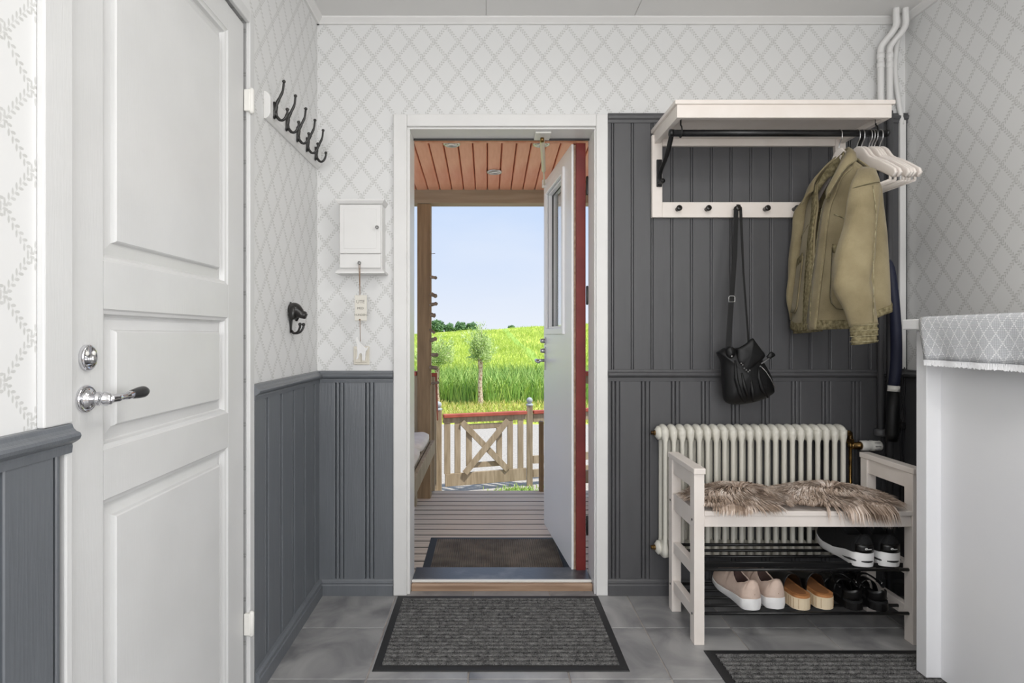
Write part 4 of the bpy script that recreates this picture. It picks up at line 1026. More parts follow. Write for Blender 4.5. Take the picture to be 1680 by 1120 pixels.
# hem band, plackets, yoke and pockets laid on the body
obj('hem_band', jpatch(.04, 2*PI-.04, .945, 1.0, .004, 72, 3), 'jacketdark', jk, smooth=True, solid=.004)
for sg in (1, -1):
    rs = []
    for j in range(29):
        s = .04+.955*j/28; g = gap(s)
        rs.append([jbody(sg*(g+.02+.16*k/3), s)+jn(sg*(g+.02+.16*k/3), s)*.005 for k in range(4)])
    p_ = obj('placket', MB().rings(rs, closed=False), 'jacketdark' if sg < 0 else 'jacket', jk, smooth=True, solid=.004)
    rs = [jbody(sg*(gap(.04+.95*j/28)+.17), .04+.95*j/28)+jn(sg*(gap(.04+.95*j/28)+.17), .04+.95*j/28)*.0065 for j in range(29)]
    obj('stitch_line', MB().tube(rs, .0012, 6), 'jacketseam', p_)
    pk = obj('pocket', jpatch(sg*.36, sg*.98, .52, .88, .006, 10, 10, .25), 'jacket', jk, smooth=True, solid=.005)
    obj('pocket_hem', jpatch(sg*.36, sg*.98, .50, .55, .0085, 10, 2), 'jacketdark', pk, smooth=True, solid=.003)
    ed_ = [jpatch(sg*.36, sg*.98, .52, .88, .0095, 10, 10, .25).v[i] for i in list(range(0, 121, 11))+list(range(111, 121))+list(range(109, 0, -11))]
    obj('stitch_line', MB().tube(ed_, .0016, 5), 'jacketstitch', pk)
    obj('chest_seam', MB().tube([jbody(sg*(.3+1.0*i/14), .33)+jn(sg*(.3+1.0*i/14), .33)*.003 for i in range(15)], .0018, 6), 'jacketseam', jk)
obj('front_zip', MB().tube([jbody(gap(.1+.6*j/14)+.01, .1+.6*j/14)+V((-.004, 0, 0)) for j in range(15)], .0022, 6), 'jacketseam', jk)
# sleeves: flattened, bent tubes
def sleeve(path, name_lab):
    pts = bez([V(p[:3]) for p in path], 5); n = len(pts); rs = []
    kx = [i/(len(path)-1) for i in range(len(path))]
    for i, p in enumerate(pts):
        t = i/(n-1); hw = lerp(kx, [q[3] for q in path], t); th_ = lerp(kx, [q[4] for q in path], t)
        ring = []
        for k in range(28):
            a = 2*PI*k/28; c, s_ = math.cos(a), math.sin(a)
            f = 1+.05*math.sin(4*a+t*9)+.04*math.sin(9*t*3+a*2)
            ring.append(V((p.x+hw*f*math.copysign(abs(c)**.85, c), p.y+th_*f*math.copysign(abs(s_)**.9, s_), p.z+.006*c*t)))
        rs.append(ring)
    return MB().rings(rs, cap=True)
ns_ = [(1.385, 2.128, 1.768, .012, .008), (1.372, 2.098, 1.745, .034, .020), (1.348, 2.068, 1.685, .046, .032), (1.318, 2.045, 1.56, .052, .036), (1.285, 2.030, 1.42, .064, .040), (1.272, 2.022, 1.33, .066, .042), (1.296, 2.020, 1.25, .052, .036), (1.312, 2.020, 1.185, .042, .030)]
sl = obj('sleeve', sleeve(ns_, ''), 'jacket', jk, smooth=True)
obj('cuff', sleeve([(1.312, 2.020, 1.192, .0425, .030), (1.313, 2.020, 1.16, .042, .030), (1.314, 2.020, 1.122, .040, .029)], ''), 'jacketdark', sl, smooth=True)
for z_ in (1.187, 1.168, 1.149, 1.130):
    obj('stitch_line', MB().tube([(1.313+.0425*math.copysign(abs(math.cos(2*PI*k/28))**.85, math.cos(2*PI*k/28))*1.04, 2.02+.030*math.copysign(abs(math.sin(2*PI*k/28))**.9, math.sin(2*PI*k/28))*1.05, z_+.003*math.cos(2*PI*k/28)) for k in range(28)], .0013, 6, loop=True), 'jacketseam', sl)
obj('shoulder_seam', MB().tube([(1.345+.046*math.cos(a), 2.068+.036*math.sin(a)-.002, 1.683+.010*math.cos(a)) for a in [PI+PI*k/12 for k in range(13)]], .0018, 6), 'jacketstitch', sl)
obj('sleeve_seam', MB().tube(bez([(1.352, 2.032, 1.675), (1.345, 2.004, 1.56), (1.325, 1.988, 1.42), (1.322, 1.982, 1.3), (1.325, 1.989, 1.19)], 5), .0014, 6), 'jacketseam', sl)
fs_ = [(1.385, 2.44, 1.755, .015, .008), (1.38, 2.462, 1.73, .038, .02), (1.375, 2.488, 1.67, .055, .030), (1.372, 2.505, 1.54, .060, .032), (1.362, 2.508, 1.40, .064, .034), (1.362, 2.508, 1.29, .062, .034), (1.378, 2.508, 1.222, .060, .030)]
sl2 = obj('sleeve', sleeve(fs_, ''), 'jacket', jk, smooth=True)
obj('cuff', sleeve([(1.378, 2.508, 1.226, .0605, .031), (1.382, 2.508, 1.19, .060, .031), (1.387, 2.508, 1.163, .058, .029)], ''), 'jacketdark', sl2, smooth=True)
for z_ in (1.218, 1.20, 1.182):
    obj('stitch_line', MB().tube([(1.380+.0615*math.cos(2*PI*k/28), 2.508+.0325*math.sin(2*PI*k/28), z_) for k in range(28)], .0013, 6, loop=True), 'jacketseam', sl2)
# collar: stand at the neck, folded flaps at the front
tipN = V((1.268, 2.165, 1.672)); tipF = V((1.285, 2.385, 1.705))
top_e = bez([(1.318, 2.345, 1.735), (1.340, 2.362, 1.790), (1.378, 2.345, 1.845), (1.402, 2.285, 1.878), (1.385, 2.226, 1.868), (1.335, 2.205, 1.790), (1.300, 2.212, 1.715)], 5)
low_e = bez([(1.298, 2.385, 1.690), (1.340, 2.408, 1.760), (1.390, 2.385, 1.800), (1.425, 2.285, 1.815), (1.400, 2.196, 1.812), (1.330, 2.160, 1.765), (1.276, 2.182, 1.662)], 5)
rs = []
for a, b in zip(top_e, low_e):
    m_ = (a+b)/2+((a+b)/2-V((1.385, 2.285, (a.z+b.z)/2))).normalized()*.012
    rs.append([a, a.lerp(m_, .55)+V((0, 0, .004)), m_, m_.lerp(b, .6), b])
obj('collar', MB().rings(rs, closed=False), 'jacket', jk, smooth=True, solid=.006)
obj('collar_stitch', MB().tube([r[3].lerp(r[4], .6)+(r[4]-V((1.385, 2.285, r[4].z))).normalized()*.005 for r in rs], .0013, 6), 'jacketseam', jk)
neck = [bez([(1.325, 2.335, 1.715), (1.345, 2.35, 1.775), (1.378, 2.335, 1.835), (1.395, 2.285, 1.865), (1.374, 2.235, 1.855), (1.338, 2.222, 1.78), (1.312, 2.228, 1.71)], 5)]
obj('collar_stand', MB().rings([[p, p+V((.012 if p.x > 1.38 else -.004, 0, -.05))] for p in neck[0]], closed=False), 'jacketdark', jk, smooth=True, solid=.004)

# ------------------------------------------------------------------ shoulder bag
YG = 2.455
bg = thing('shoulder_bag', 'black shoulder bag hanging by its strap from the middle peg', 'bag', (1.09, YG, .86))
def bp(x, y): return at(1160+x/8, 540+y/8, YG)
def outline(pts, n=4):
    q = bez([V((*p, 0)) for p in pts+[pts[0]]], n)[:-1]; return [(bp(p.x, p.y).x, bp(p.x, p.y).z) for p in q]
body_o = outline([(135, 300), (185, 410), (198, 540), (208, 720), (232, 925), (320, 982), (480, 978), (690, 930), (845, 848), (865, 780), (830, 620), (740, 450), (660, 330), (540, 230), (350, 250), (240, 240)])
obj('body', MB().pillow(body_o, YG, .060, n=7), 'nylon', bg, smooth=True)
obj('flap', MB().pillow(outline([(330, 255), (440, 190), (528, 118), (565, 160), (640, 260), (690, 345), (600, 440), (445, 552), (385, 480), (335, 420)]), YG-.046, .020, n=5), 'nylon', bg, smooth=True)
for pts in ([(300, 400), (310, 640), (360, 820), (430, 940)], [(380, 560), (420, 740), (470, 900)], [(600, 500), (600, 620), (640, 760), (720, 880)], [(500, 640), (520, 800), (530, 930)]):
    obj('fold', MB().tube([bp(*p)+V((0, -.054+.0, 0)) for p in pts], [.004, .009, .009, .004][:len(pts)] if len(pts) == 4 else [.004, .009, .004], 8), 'nylon', bg, smooth=True)
zp = obj('zip', MB().tube([bp(*p)+V((0, -.050, 0)) for p in ((625, 468), (700, 545), (765, 645), (815, 750))], .0016, 8), 'steel', bg, smooth=True); zp['label'] = 'pale metal zip'
tb = obj('zip_tab', MB().beam(bp(610, 440)+V((0, -.07, 0)), bp(715, 372)+V((0, -.066, 0)), .003, .005), 'steel', bg)
obj('tab_end', MB().pillow(outline([(690, 350), (745, 290), (800, 330), (745, 375), (715, 385)]), YG-.062, .008, n=3), 'nylon', bg, smooth=True)
for p in ((355, 435), (375, 455), (395, 498), (420, 520), (445, 542), (465, 525), (598, 475)):
    obj('stud', MB().lathe([(.0032, .0), (.0026, -.003), (.0, -.0035)], tuple(bp(*p)+V((0, -.068, 0))), 'Y', 10), 'steel', bg, smooth=True)
obj('strap_tab', MB().pillow(outline([(200, 260), (240, 225), (300, 240), (320, 300), (290, 370), (240, 380), (205, 340)]), YG-.036, .020, n=4), 'nylon', bg, smooth=True)
obj('rivet', MB().lathe([(.005, .0), (.004, -.003), (.0, -.004)], tuple(bp(250, 347)+V((0, -.058, 0))), 'Y', 12), 'steel', bg, smooth=True)
kx, kz = .832+.256, 1.703
lo_l = bp(248, 240)
def ribbon(pts, wds, th_):
    rs = []
    for (p, wd) in zip(pts, wds): rs.append([p+V((-wd, -th_, 0)), p+V((wd, -th_, 0)), p+V((wd, th_, 0)), p+V((-wd, th_, 0))])
    return MB().rings(rs)
P0 = V((kx, YB-.049, kz+.014))
obj('strap', ribbon([P0+V((.004, 0, 0)), P0+V((-.009, .0, -.012)), P0.lerp(V((lo_l.x, YG-.02, lo_l.z)), .35), P0.lerp(V((lo_l.x, YG-.02, lo_l.z)), .7), V((lo_l.x, YG-.02, lo_l.z-.02))], [.008, .0095, .0105, .011, .011], .0014), 'nylon', bg, bev=.0006)
hi_r = bp(545, 150)
obj('strap', ribbon([P0+V((-.003, -.001, .001)), P0+V((.010, .0, -.012)), P0.lerp(V((hi_r.x, YG, hi_r.z)), .5), V((hi_r.x, YG, hi_r.z-.01))], [.007, .006, .0042, .004], .0014), 'nylon', bg, bev=.0006)
bz = at(1192, 491, YG+.03)
bx = P0.lerp(V((lo_l.x, YG-.02, lo_l.z)), (P0.z-bz.z)/(P0.z-lo_l.z))
obj('strap_buckle', MB().tube([bx+V((a, -.004, b)) for a, b in ((-.013, -.012), (.013, -.012), (.013, .008), (.008, .013), (-.008, .013), (-.013, .008))], .002, 8, loop=True), 'steel', bg, smooth=True)

# ------------------------------------------------------------------ white bench with shoe shelves
BX0, BX1, BY0, BY1 = .767, 1.617, 2.15, 2.452
be = thing('hall_bench', 'white wooden bench with armrests and black shoe shelves by the radiator', 'bench', ((BX0+BX1)/2, 2.3, 0))
LG = .0385
for x in (BX0, BX1-LG):
    obj('leg', B(x, x+LG, BY0, BY0+.045, 0, .635), 'furn', be, bev=.002); obj('leg', B(x, x+LG, BY1-.042, BY1, 0, .635), 'furn', be, bev=.002)
    xi, xj = x+.006, x+LG-.006
    obj('arm_cap', B(x-.003, x+LG+.003, BY0-.006, BY1+.004, .635, .657), 'furn', be, bev=.003)
    obj('arm_rail', B(xi, xj, BY0+.045, BY1-.042, .575, .635), 'furn', be, bev=.002)
    obj('seat_rail', B(xi, xj, BY0+.045, BY1-.042, .425, .497), 'furn', be, bev=.002)
    obj('shelf_rail', B(xi, xj, BY0+.045, BY1-.042, .245, .292), 'furn', be, bev=.002)
    obj('shelf_rail', B(xi, xj, BY0+.045, BY1-.042, .085, .130), 'furn', be, bev=.002)
    sx = x-.0005 if x == BX0 else x+LG+.0005
    for z_ in (.46, .108):
        for y in (BY0+.022, BY1-.02): obj('bolt_head', MB().lathe([(.0, -.0015), (.0045, -.001), (.0045, .001), (.0, .0015)], (sx, y, z_), 'X', 10), 'black', be)
XI0, XI1 = BX0+LG, BX1-LG
obj('apron', B(XI0, XI1, BY0+.006, BY0+.028, .437, .478), 'furn', be, bev=.002)
obj('apron', B(XI0, XI1, BY1-.03, BY1-.01, .437, .478), 'furn', be, bev=.002)
obj('seat', B(XI0, XI1, BY0+.0, BY1, .478, .497), 'furn', be, bev=.003)
for z_, nm in ((.272, 'upper'), (.108, 'lower')):
    for i in range(5):
        y = BY0+.022+.0645*i
        obj('shelf_rod', MB().tube([(BX0+.012, y, z_), (BX1-.012, y, z_)], .0062, 10), 'black', be, smooth=True)
obj('shelf_lip', B(XI0, XI1, BY0+.05, BY0+.054, .268, .285), 'black', be)

# ------------------------------------------------------------------ sheepskin pads
def sheepskin(cx, cy, rx, ry, z, lab, seed, hang=None, n=9500):
    R = random.Random(seed)
    t = thing('sheepskin_pad', lab, 'sheepskin', (cx, cy, z), 'sheepskin pads on the bench')
    def rad(a): return 1+.09*math.sin(2*a+seed)+.07*math.sin(3*a+1.7*seed)+.04*math.sin(5*a)
    yf = BY0-.004
    def surf(r, a):
        x = cx+rx*rad(a)*r*math.cos(a); y = cy+ry*rad(a)*r*math.sin(a); h = z+.012+.024*(1-r*r)
        if y < yf:                                   # past the seat edge the skin folds down
            ex = yf-y; y = yf-.004-.1*ex; h = h-ex*1.1
        return V((x, y, h))
    rs = [[surf(i/10, 2*PI*k/48) for k in range(48)] for i in range(1, 11)]
    low = [[p-V((0, 0, .010)) for p in rs[-1]]]
    obj('hide', MB().rings(rs+low, cap=True), 'hide', t, smooth=True)
    vs = []; fs = []
    for _ in range(n):
        r = math.sqrt(R.random()); a = R.uniform(0, 2*PI); p = surf(r, a)
        o_ = V((math.cos(a), math.sin(a), 0)); nz_ = noise.noise(p*18+V((seed, 0, 0)))*2.8
        d = V((o_.x*math.cos(nz_)-o_.y*math.sin(nz_), o_.x*math.sin(nz_)+o_.y*math.cos(nz_), 0))*(.55+.5*r)+V((.25, -.35, 0))
        edge = p.y < BY0+.040 and (seed < 2 or abs(p.x-1.40) < .075 or R.random() < .35)
        if edge: d = V((d.x*.5, -1.0, -.55 if seed < 2 else -.9))
        d.normalize(); L = R.uniform(.040, .075)*(1 if r < .85 else 1.1); up = 1.0*(1-r*.6)
        c = [p, p+d*L*.3+V((0, 0, L*.38*up)), p+d*L*.68+V((0, 0, L*.46*up)), p+d*L+V((0, 0, L*.30*up-.004*r))]
        if edge: L *= 1.0; c = [p, p+V((d.x*.3, -.45, 0))*L+V((0, 0, .010)), p+V((d.x*.7, -.80, -.25 if seed > 2 else -.1))*L+V((0, 0, .006)), p+V((d.x, -.95, -.75 if seed > 2 else -.25))*L]
        sdv = d.cross(V((0, 0, 1))); sdv = sdv.normalized() if sdv.length > .01 else V((1, 0, 0)); k = len(vs); w0 = R.uniform(.0020, .0046)
        for q, wq in zip(c[:3], (1, .95, .6)): vs += [q-sdv*w0*wq, q+sdv*w0*wq]
        vs.append(c[3]); fs += [(k, k+1, k+3, k+2), (k+2, k+3, k+5, k+4), (k+4, k+5, k+6)]
    raw('fur', vs, fs, 'fur', t)['kind'] = 'stuff'
sheepskin(.985, 2.280, .170, .118, .497, 'taupe sheepskin pad on the bench seat, at the left armrest', 1.3)
sheepskin(1.345, 2.284, .190, .124, .499, 'taupe sheepskin pad hanging over the bench front edge', 2.6, n=12000)

# ------------------------------------------------------------------ shoes (local: heel at x=0, toe at x=L, y across, z up)
def shoe_parts(t, L, wd, up_m, sole_m, topline, sole_h, lin_m='lining', heel_h=.075, toe_spring=.02, throat=(.07, .50), rim_m=None, sole_flare=1.06):
    def halfw(u):
        w_ = wd/2*lerp([0, .12, .35, .7, .85, 1], [.80, .80, .77, 1.0, .95, .80], u)
        if u < .12: w_ *= math.sqrt(max(.02, 1-(1-u/.12)**2))
        if u > .80: w_ *= math.sqrt(max(.02, 1-((u-.80)/.2)**2))
        return w_
    def zbot(u): return lerp([0, .08, .45, .72, 1], [.004, 0, 0.002, .003, toe_spring], u)
    def zs(u): return zbot(u)+lerp([0, .2, .5, .8, 1], sole_h, u)
    def ztop(u): return lerp([0, .04, .15, .27, .40, .50, .62, .8, .93, 1], topline, u)
    us = [0, .004, .012, .026, .045, .07, .078, .09, .11, .14, .18, .22, .27, .32, .37, .41, .45, .475, .49, .5, .54, .58, .63, .7, .77, .82, .87, .91, .945, .97, .988, .997, 1]
    outer = []; inner = []
    for u in us:
        w_, z0, z1 = halfw(u), zs(u)-.006, ztop(u); op = throat[0] <= u <= throat[1]
        ring = []
        if op:
            k = math.sin(PI*(u-throat[0])/(throat[1]-throat[0])); gapw = w_*.76*math.sqrt(k)+.0006
            for q in range(8):
                f = q/7; ring.append((u*L, -(w_*(1+.06*math.sin(PI*f))*(1-f*f)+gapw*f*f), z0+(z1-z0)*f**.85))
            inner.append([(u*L, -gapw*(1-.12*q), z1-(z1-zs(u)-.006)*q/3) for q in range(4)]+[(u*L, gapw*(1-.12*q), z1-(z1-zs(u)-.006)*q/3) for q in (3, 2, 1, 0)])
        else:
            for q in range(8):
                f = q/7; a = f*PI/2; ring.append((u*L, -w_*math.cos(a)**.75 if q < 7 else -.0005, z0+(z1-z0)*math.sin(a)**.9))
        outer.append(ring+[(x, -y, z) for x, y, z in reversed(ring)])
    mbo = MB(); n = 16
    for i in range(len(us)-1):
        op = throat[0] <= us[i] and us[i+1] <= throat[1]
        k = len(mbo.v); mbo.v += outer[i]+outer[i+1]
        for q in range(n-1):
            if op and q == 7: continue
            mbo.f.append((k+q, k+q+1, k+n+q+1, k+n+q))
    k = len(mbo.v); mbo.v += outer[0]; mbo.f += [(k+q, k+q+1, k+14-q, k+15-q) for q in range(7)]
    me = bpy.data.meshes.new('upper'); me.from_pydata(mbo.v, [], mbo.f); bm = bmesh.new(); bm.from_mesh(me); bmesh.ops.remove_doubles(bm, verts=bm.verts, dist=.0001); bmesh.ops.recalc_face_normals(bm, faces=bm.faces); bm.to_mesh(me); bm.free()
    for p in me.polygons: p.use_smooth = True
    put('upper', me, up_m, t, solid=.003)
    obj('lining', MB().rings(inner, closed=False), lin_m, t, smooth=True)
    rim = [V(r[0]) for r in inner]+[V(r[-1]) for r in reversed(inner)]
    if rim_m: obj('collar_rim', MB().tube(rim, .0028, 8, loop=True), rim_m, t, smooth=True)
    rs = []
    for u in us:
        w_ = halfw(u)*sole_flare+.001; b, tz = zbot(u), zs(u)
        xx = u*L+(-.004+.004*min(1, u/.1))+(.004*max(0, (u-.9)/.1))
        rs.append([(xx, -w_*.9, b), (xx, -w_*1.02, b+(tz-b)*.35), (xx, -w_, tz-.002), (xx, -w_*.93, tz), (xx, w_*.93, tz), (xx, w_, tz-.002), (xx, w_*1.02, b+(tz-b)*.35), (xx, w_*.9, b)])
    ms = mesh(MB().rings(rs), 'sole', True); ms.set_sharp_from_angle(angle=math.radians(50)); put('sole', ms, sole_m, t)
    return halfw, zs, ztop, zbot
def place(t, x, y, z, ang): t.location = (x, y, z); t.rotation_euler = (0, 0, ang)
ZL, ZU = .1145, .2785
A0 = math.radians(140)
s1 = thing('slip_on_shoe', 'beige knit slip-on shoe on the lower shelf, next to the bench leg', 'shoe', group='beige slip-on pair', local=True)
shoe_parts(s1, .265, .094, 'beige', 'solewhite', [.086, .112, .090, .076, .090, .112, .098, .076, .066, .040], [.042, .038, .028, .025, .016], rim_m='beige', toe_spring=.022)
obj('heel_charm', MB().lathe([(.0, -.001), (.003, 0), (.0, .001)], (-.001, .0, .062), 'X', 10), 'brass', s1)
place(s1, 1.003, 2.176, ZL, math.radians(97))
s2 = dup(s1, (0, 0, 0), 'beige knit slip-on shoe on the lower shelf, beside the sandals'); place(s2, 1.098, 2.186, ZL, math.radians(95))
# black sneakers with pale bubbled soles
k1 = thing('sneaker', 'black sneaker with thick white sole on the upper shelf, left of its twin', 'shoe', group='black sneaker pair', local=True)
hw_, zs_, zt_, zb2 = shoe_parts(k1, .270, .098, 'blackmesh', 'solewhite', [.098, .122, .110, .100, .116, .136, .122, .096, .084, .058], [.056, .050, .032, .034, .032], lin_m='blackmesh', toe_spring=.028)
for s_ in (-1, 1):
    obj('sole_slot', MB().tube([(u*.27, s_*(hw_(u)*1.08+.0005), .021+.003*math.sin(u*18)) for u in (.02, .06, .12, .18, .24, .30)], [.001, .004, .0045, .004, .003, .001], 8), 'ebony', k1, smooth=True)
obj('sole_slot', MB().tube([(-.0055+.034*(1-math.sqrt(max(0, 1-(.6*q)**2))), .022*q, .024) for q in (-1, -.5, 0, .5, 1)], [.002, .0035, .0035, .0035, .002], 8), 'ebony', k1, smooth=True)
obj('heel_counter', MB().rings([[(-.0052+.034*(1-math.sqrt(max(0, 1-(.92*q)**2))), .036*q, .056+.030*h) for q in [-1, -.75, -.5, -.25, 0, .25, .5, .75, 1]] for h in (0, .33, .66, 1)], closed=False), 'blackleather', k1, smooth=True, solid=.003)
lgp = bez([(0, -.012, .070), (0, -.010, .0735), (0, -.004, .0725), (0, -.009, .0705), (0, -.012, .068), (0, -.006, .0675), (0, -.003, .070), (0, -.001, .0675), (0, .002, .070), (0, .004, .0675), (0, .007, .070), (0, .010, .0675), (0, .012, .070)], 4)
obj('heel_mark', MB().tube([(-.0075+.034*(1-math.sqrt(max(0, 1-(.92*p.y/.036)**2))), -p.y, p.z+.002) for p in lgp], .0008, 6), 'solewhite', k1)
for q in range(4): obj('lace', MB().tube([(.150+.016*q, -.024, .116-.008*q), (.150+.016*q, 0, .131-.010*q), (.150+.016*q, .024, .116-.008*q)], .0028, 6), 'blackleather', k1, smooth=True)
place(k1, 1.424, 2.172, ZU, math.radians(93))
k2 = dup(k1, (0, 0, 0), 'black sneaker with thick white sole on the upper shelf, beside the right armrest'); place(k2, 1.522, 2.174, ZU, math.radians(90))
# espadrille mules: ribbed cream platform, cork footbed, black front strap
M['ribline'] = mat('sole_groove', (176, 146, 110), .8)
e1 = thing('platform_sandal', 'cork and cream platform sandal with black strap, beside the beige shoes', 'shoe', group='cork sandal pair', local=True)
def foot(u, wd):
    w_ = wd/2*lerp([0, .15, .35, .7, .85, 1], [.84, .84, .82, 1.0, .95, .8], u)
    if u < .14: w_ *= math.sqrt(max(.03, 1-(1-u/.14)**2))
    if u > .80: w_ *= math.sqrt(max(.03, 1-((u-.80)/.2)**2))
    return w_
def slab(L, wd, z0, z1, n=40):
    us = [.5-.5*math.cos(PI*i/n) for i in range(n+1)]
    pts = [(u*L, -foot(u, wd)) for u in us]+[(u*L, foot(u, wd)) for u in reversed(us)]
    return MB().prism(pts, z0, z1, axis='Z')
obj('platform', slab(.24, .088, 0, .044), 'cream', e1, bev=.002)
obj('footbed', slab(.238, .084, .044, .054), 'cork', e1, bev=.004)
obj('footbed_hollow', slab(.20, .058, .0542, .0552), mat('worn_cork', (140, 92, 54), .8), e1, loc=(.014, 0, 0))
for i in range(34):
    for s_ in (-1, 1):
        u = .03+.92*i/33; y = s_*(foot(u, .088)+.0004)
        if i % 2 == 0: obj('rib', MB().tube([(u*.24, y, .004), (u*.24, y, .040)], .0009, 5), 'ribline', e1)
rs = []
for i in range(9):
    u = .32+.46*i/8; w_ = foot(u, .088)+.002; h = .066-.020*(i/8)
    rs.append([(u*.24, -w_*math.cos(PI*k/14) if k not in (0, 14) else (-w_ if k == 0 else w_), .042+h*math.sin(PI*k/14)**.8) for k in range(15)])
obj('front_strap', MB().rings(rs, closed=False), 'blackleather', e1, smooth=True, solid=.003)
obj('strap_edge', MB().tube(rs[0], .0022, 6), 'blackleather', e1, smooth=True)
place(e1, 1.197, 2.180, ZL, math.radians(97))
e2 = dup(e1, (0, 0, 0), 'cork and cream platform sandal with black strap, beside the black sandals'); place(e2, 1.286, 2.186, ZL, math.radians(94))
# black buckled sandals
q1 = thing('strap_sandal', 'all-black buckled sandal on the lower shelf, beside the cork sandals', 'shoe', group='black sandal pair', local=True)
obj('platform', slab(.235, .084, 0, .026), 'blackleather', q1, bev=.004)
obj('footbed', slab(.232, .080, .026, .033), 'blackmesh', q1, bev=.003)
for u0_, u1_, h in ((.60, .84, .040), (.36, .50, .058)):
    rs = []
    for i in range(5):
        u = u0_+(u1_-u0_)*i/4; w_ = foot(u, .084)+.002
        rs.append([(u*.235, -w_*math.cos(PI*k/12), .026+h*math.sin(PI*k/12)**.8) for k in range(13)])
    obj('strap', MB().rings(rs, closed=False), 'blackleather', q1, smooth=True, solid=.003)
rs = []
for h in (.034, .052, .068, .078):
    rs.append([(.010+.055*(1-math.cos(a))*.9-.006*(h > .05), .035*math.sin(a), h-.012*abs(math.sin(a))) for a in [-1.35+2.7*k/12 for k in range(13)]])
obj('heel_cup', MB().rings(rs, closed=False), 'blackleather', q1, smooth=True, solid=.003)
obj('ankle_strap', MB().tube(bez([(.05, -.034, .068), (.09, -.036, .080), (.115, -.014, .094), (.115, .014, .094), (.09, .036, .080), (.05, .034, .068)], 5), .0055, 8, flat=.4), 'blackleather', q1, smooth=True)
obj('buckle', MB().tube([(.07, -.041, .070), (.085, -.042, .074), (.083, -.042, .084), (.068, -.041, .080)], .0015, 6, loop=True), 'steel', q1, smooth=True)
place(q1, 1.395, 2.178, ZL, math.radians(94))
q2 = dup(q1, (0, 0, 0), 'all-black buckled sandal on the lower shelf, nearest the right bench leg'); place(q2, 1.484, 2.172, ZL, math.radians(90))

# ------------------------------------------------------------------ white cabinet with runner, right foreground
CX, CY1, CY0 = 1.458, 1.97, .85
cbn = thing('cabinet', 'tall white cabinet in the right foreground under a woven runner', 'cabinet', (1.66, 1.4, 0))
obj('back_body', B(CX+.055, WR-.003, CY0, CY1, .0122, 1.166), 'cabinet', cbn)
obj('corner_stile', B(CX, CX+.056, CY1-.046, CY1, .0122, 1.166), 'cabinet', cbn, bev=.002)
obj('corner_stile', B(CX, CX+.056, CY0, CY0+.046, .0122, 1.166), 'cabinet', cbn, bev=.002)
obj('front_panel', B(CX+.048, CX+.056, CY0+.046, CY1-.046, .0122, 1.13), 'cabinet', cbn)
obj('top_rail', B(CX+.002, CX+.056, CY0+.046, CY1-.046, 1.12, 1.166), 'cabinet', cbn, bev=.002)
obj('top', B(CX-.040, WR-.002, CY0-.02, CY1+.012, 1.169, 1.204), 'cabinet', cbn, bev=.004)
ru = thing('table_runner', 'pale grey woven runner with white diamonds draped over the cabinet', 'cloth', (1.6, 1.4, 1.205))
RY1, RY0 = 1.892, CY0+.02
nyr = 60; prof = []
L0 = 0.0
path = [(WR-.03, 1.2095), (1.60, 1.2095), (1.45, 1.2098), (1.428, 1.2100), (1.4165, 1.2085), (1.4105, 1.2025), (1.4085, 1.190), (1.408, 1.165), (1.409, 1.14), (1.411, 1.115), (1.412, 1.09), (1.412, 1.072)]
mb = MB(); uvs = []
cum = [0]
for a, b in zip(path, path[1:]): cum.append(cum[-1]+math.hypot(b[0]-a[0], b[1]-a[1]))
rs = []
for j in range(nyr+1):
    f = j/nyr; y = RY1+(RY0-RY1)*f; row = []
    for i, (x, z) in enumerate(path):
        hang = max(0, (1.2-z)/.13); yy_ = y-.034*hang*math.exp(-f*9)         # the corner flares as it hangs
        xx = x-.006*hang*(1+math.sin(y*23+1))-.004*hang*math.sin(y*51)
        row.append((xx, yy_, z)); uvs.append((y, cum[i]))
    rs.append(row)
mb.rings(rs, closed=False)
me = mesh(mb, 'cloth', True, fix=False)
ul = me.uv_layers.new(name='UVMap')
for lp in me.loops: ul.data[lp.index].uv = uvs[lp.vertex_index]
put('cloth', me, 'runner', ru, solid=.003)
vs = []; fs = []; R = random.Random(5)
hem = [V(r[-1]) for r in rs]
for j in range(len(hem)-1):
    for q in range(6):
        p = hem[j].lerp(hem[j+1], (q+.5)/6); k = len(vs); w_ = .0013; h = R.uniform(.016, .020)
        for zz_, wq in ((0, .7), (-h*.4, 1.0), (-h, 1.25)):
            off = V((R.uniform(-.001, .001), R.uniform(-.0006, .0006), zz_))
            vs += [p+off+V((-.002, 0, 0)), p+off+V((0, w_*wq, 0)), p+off+V((.002, 0, 0)), p+off+V((0, -w_*wq, 0))]
        for z_ in (0, 4):
            for c_ in range(4): fs.append((k+z_+c_, k+z_+(c_+1) % 4, k+z_+4+(c_+1) % 4, k+z_+4+c_))
raw('fringe', vs, fs, mat('fringe_white', (232, 232, 233), .9), ru)['kind'] = 'stuff'

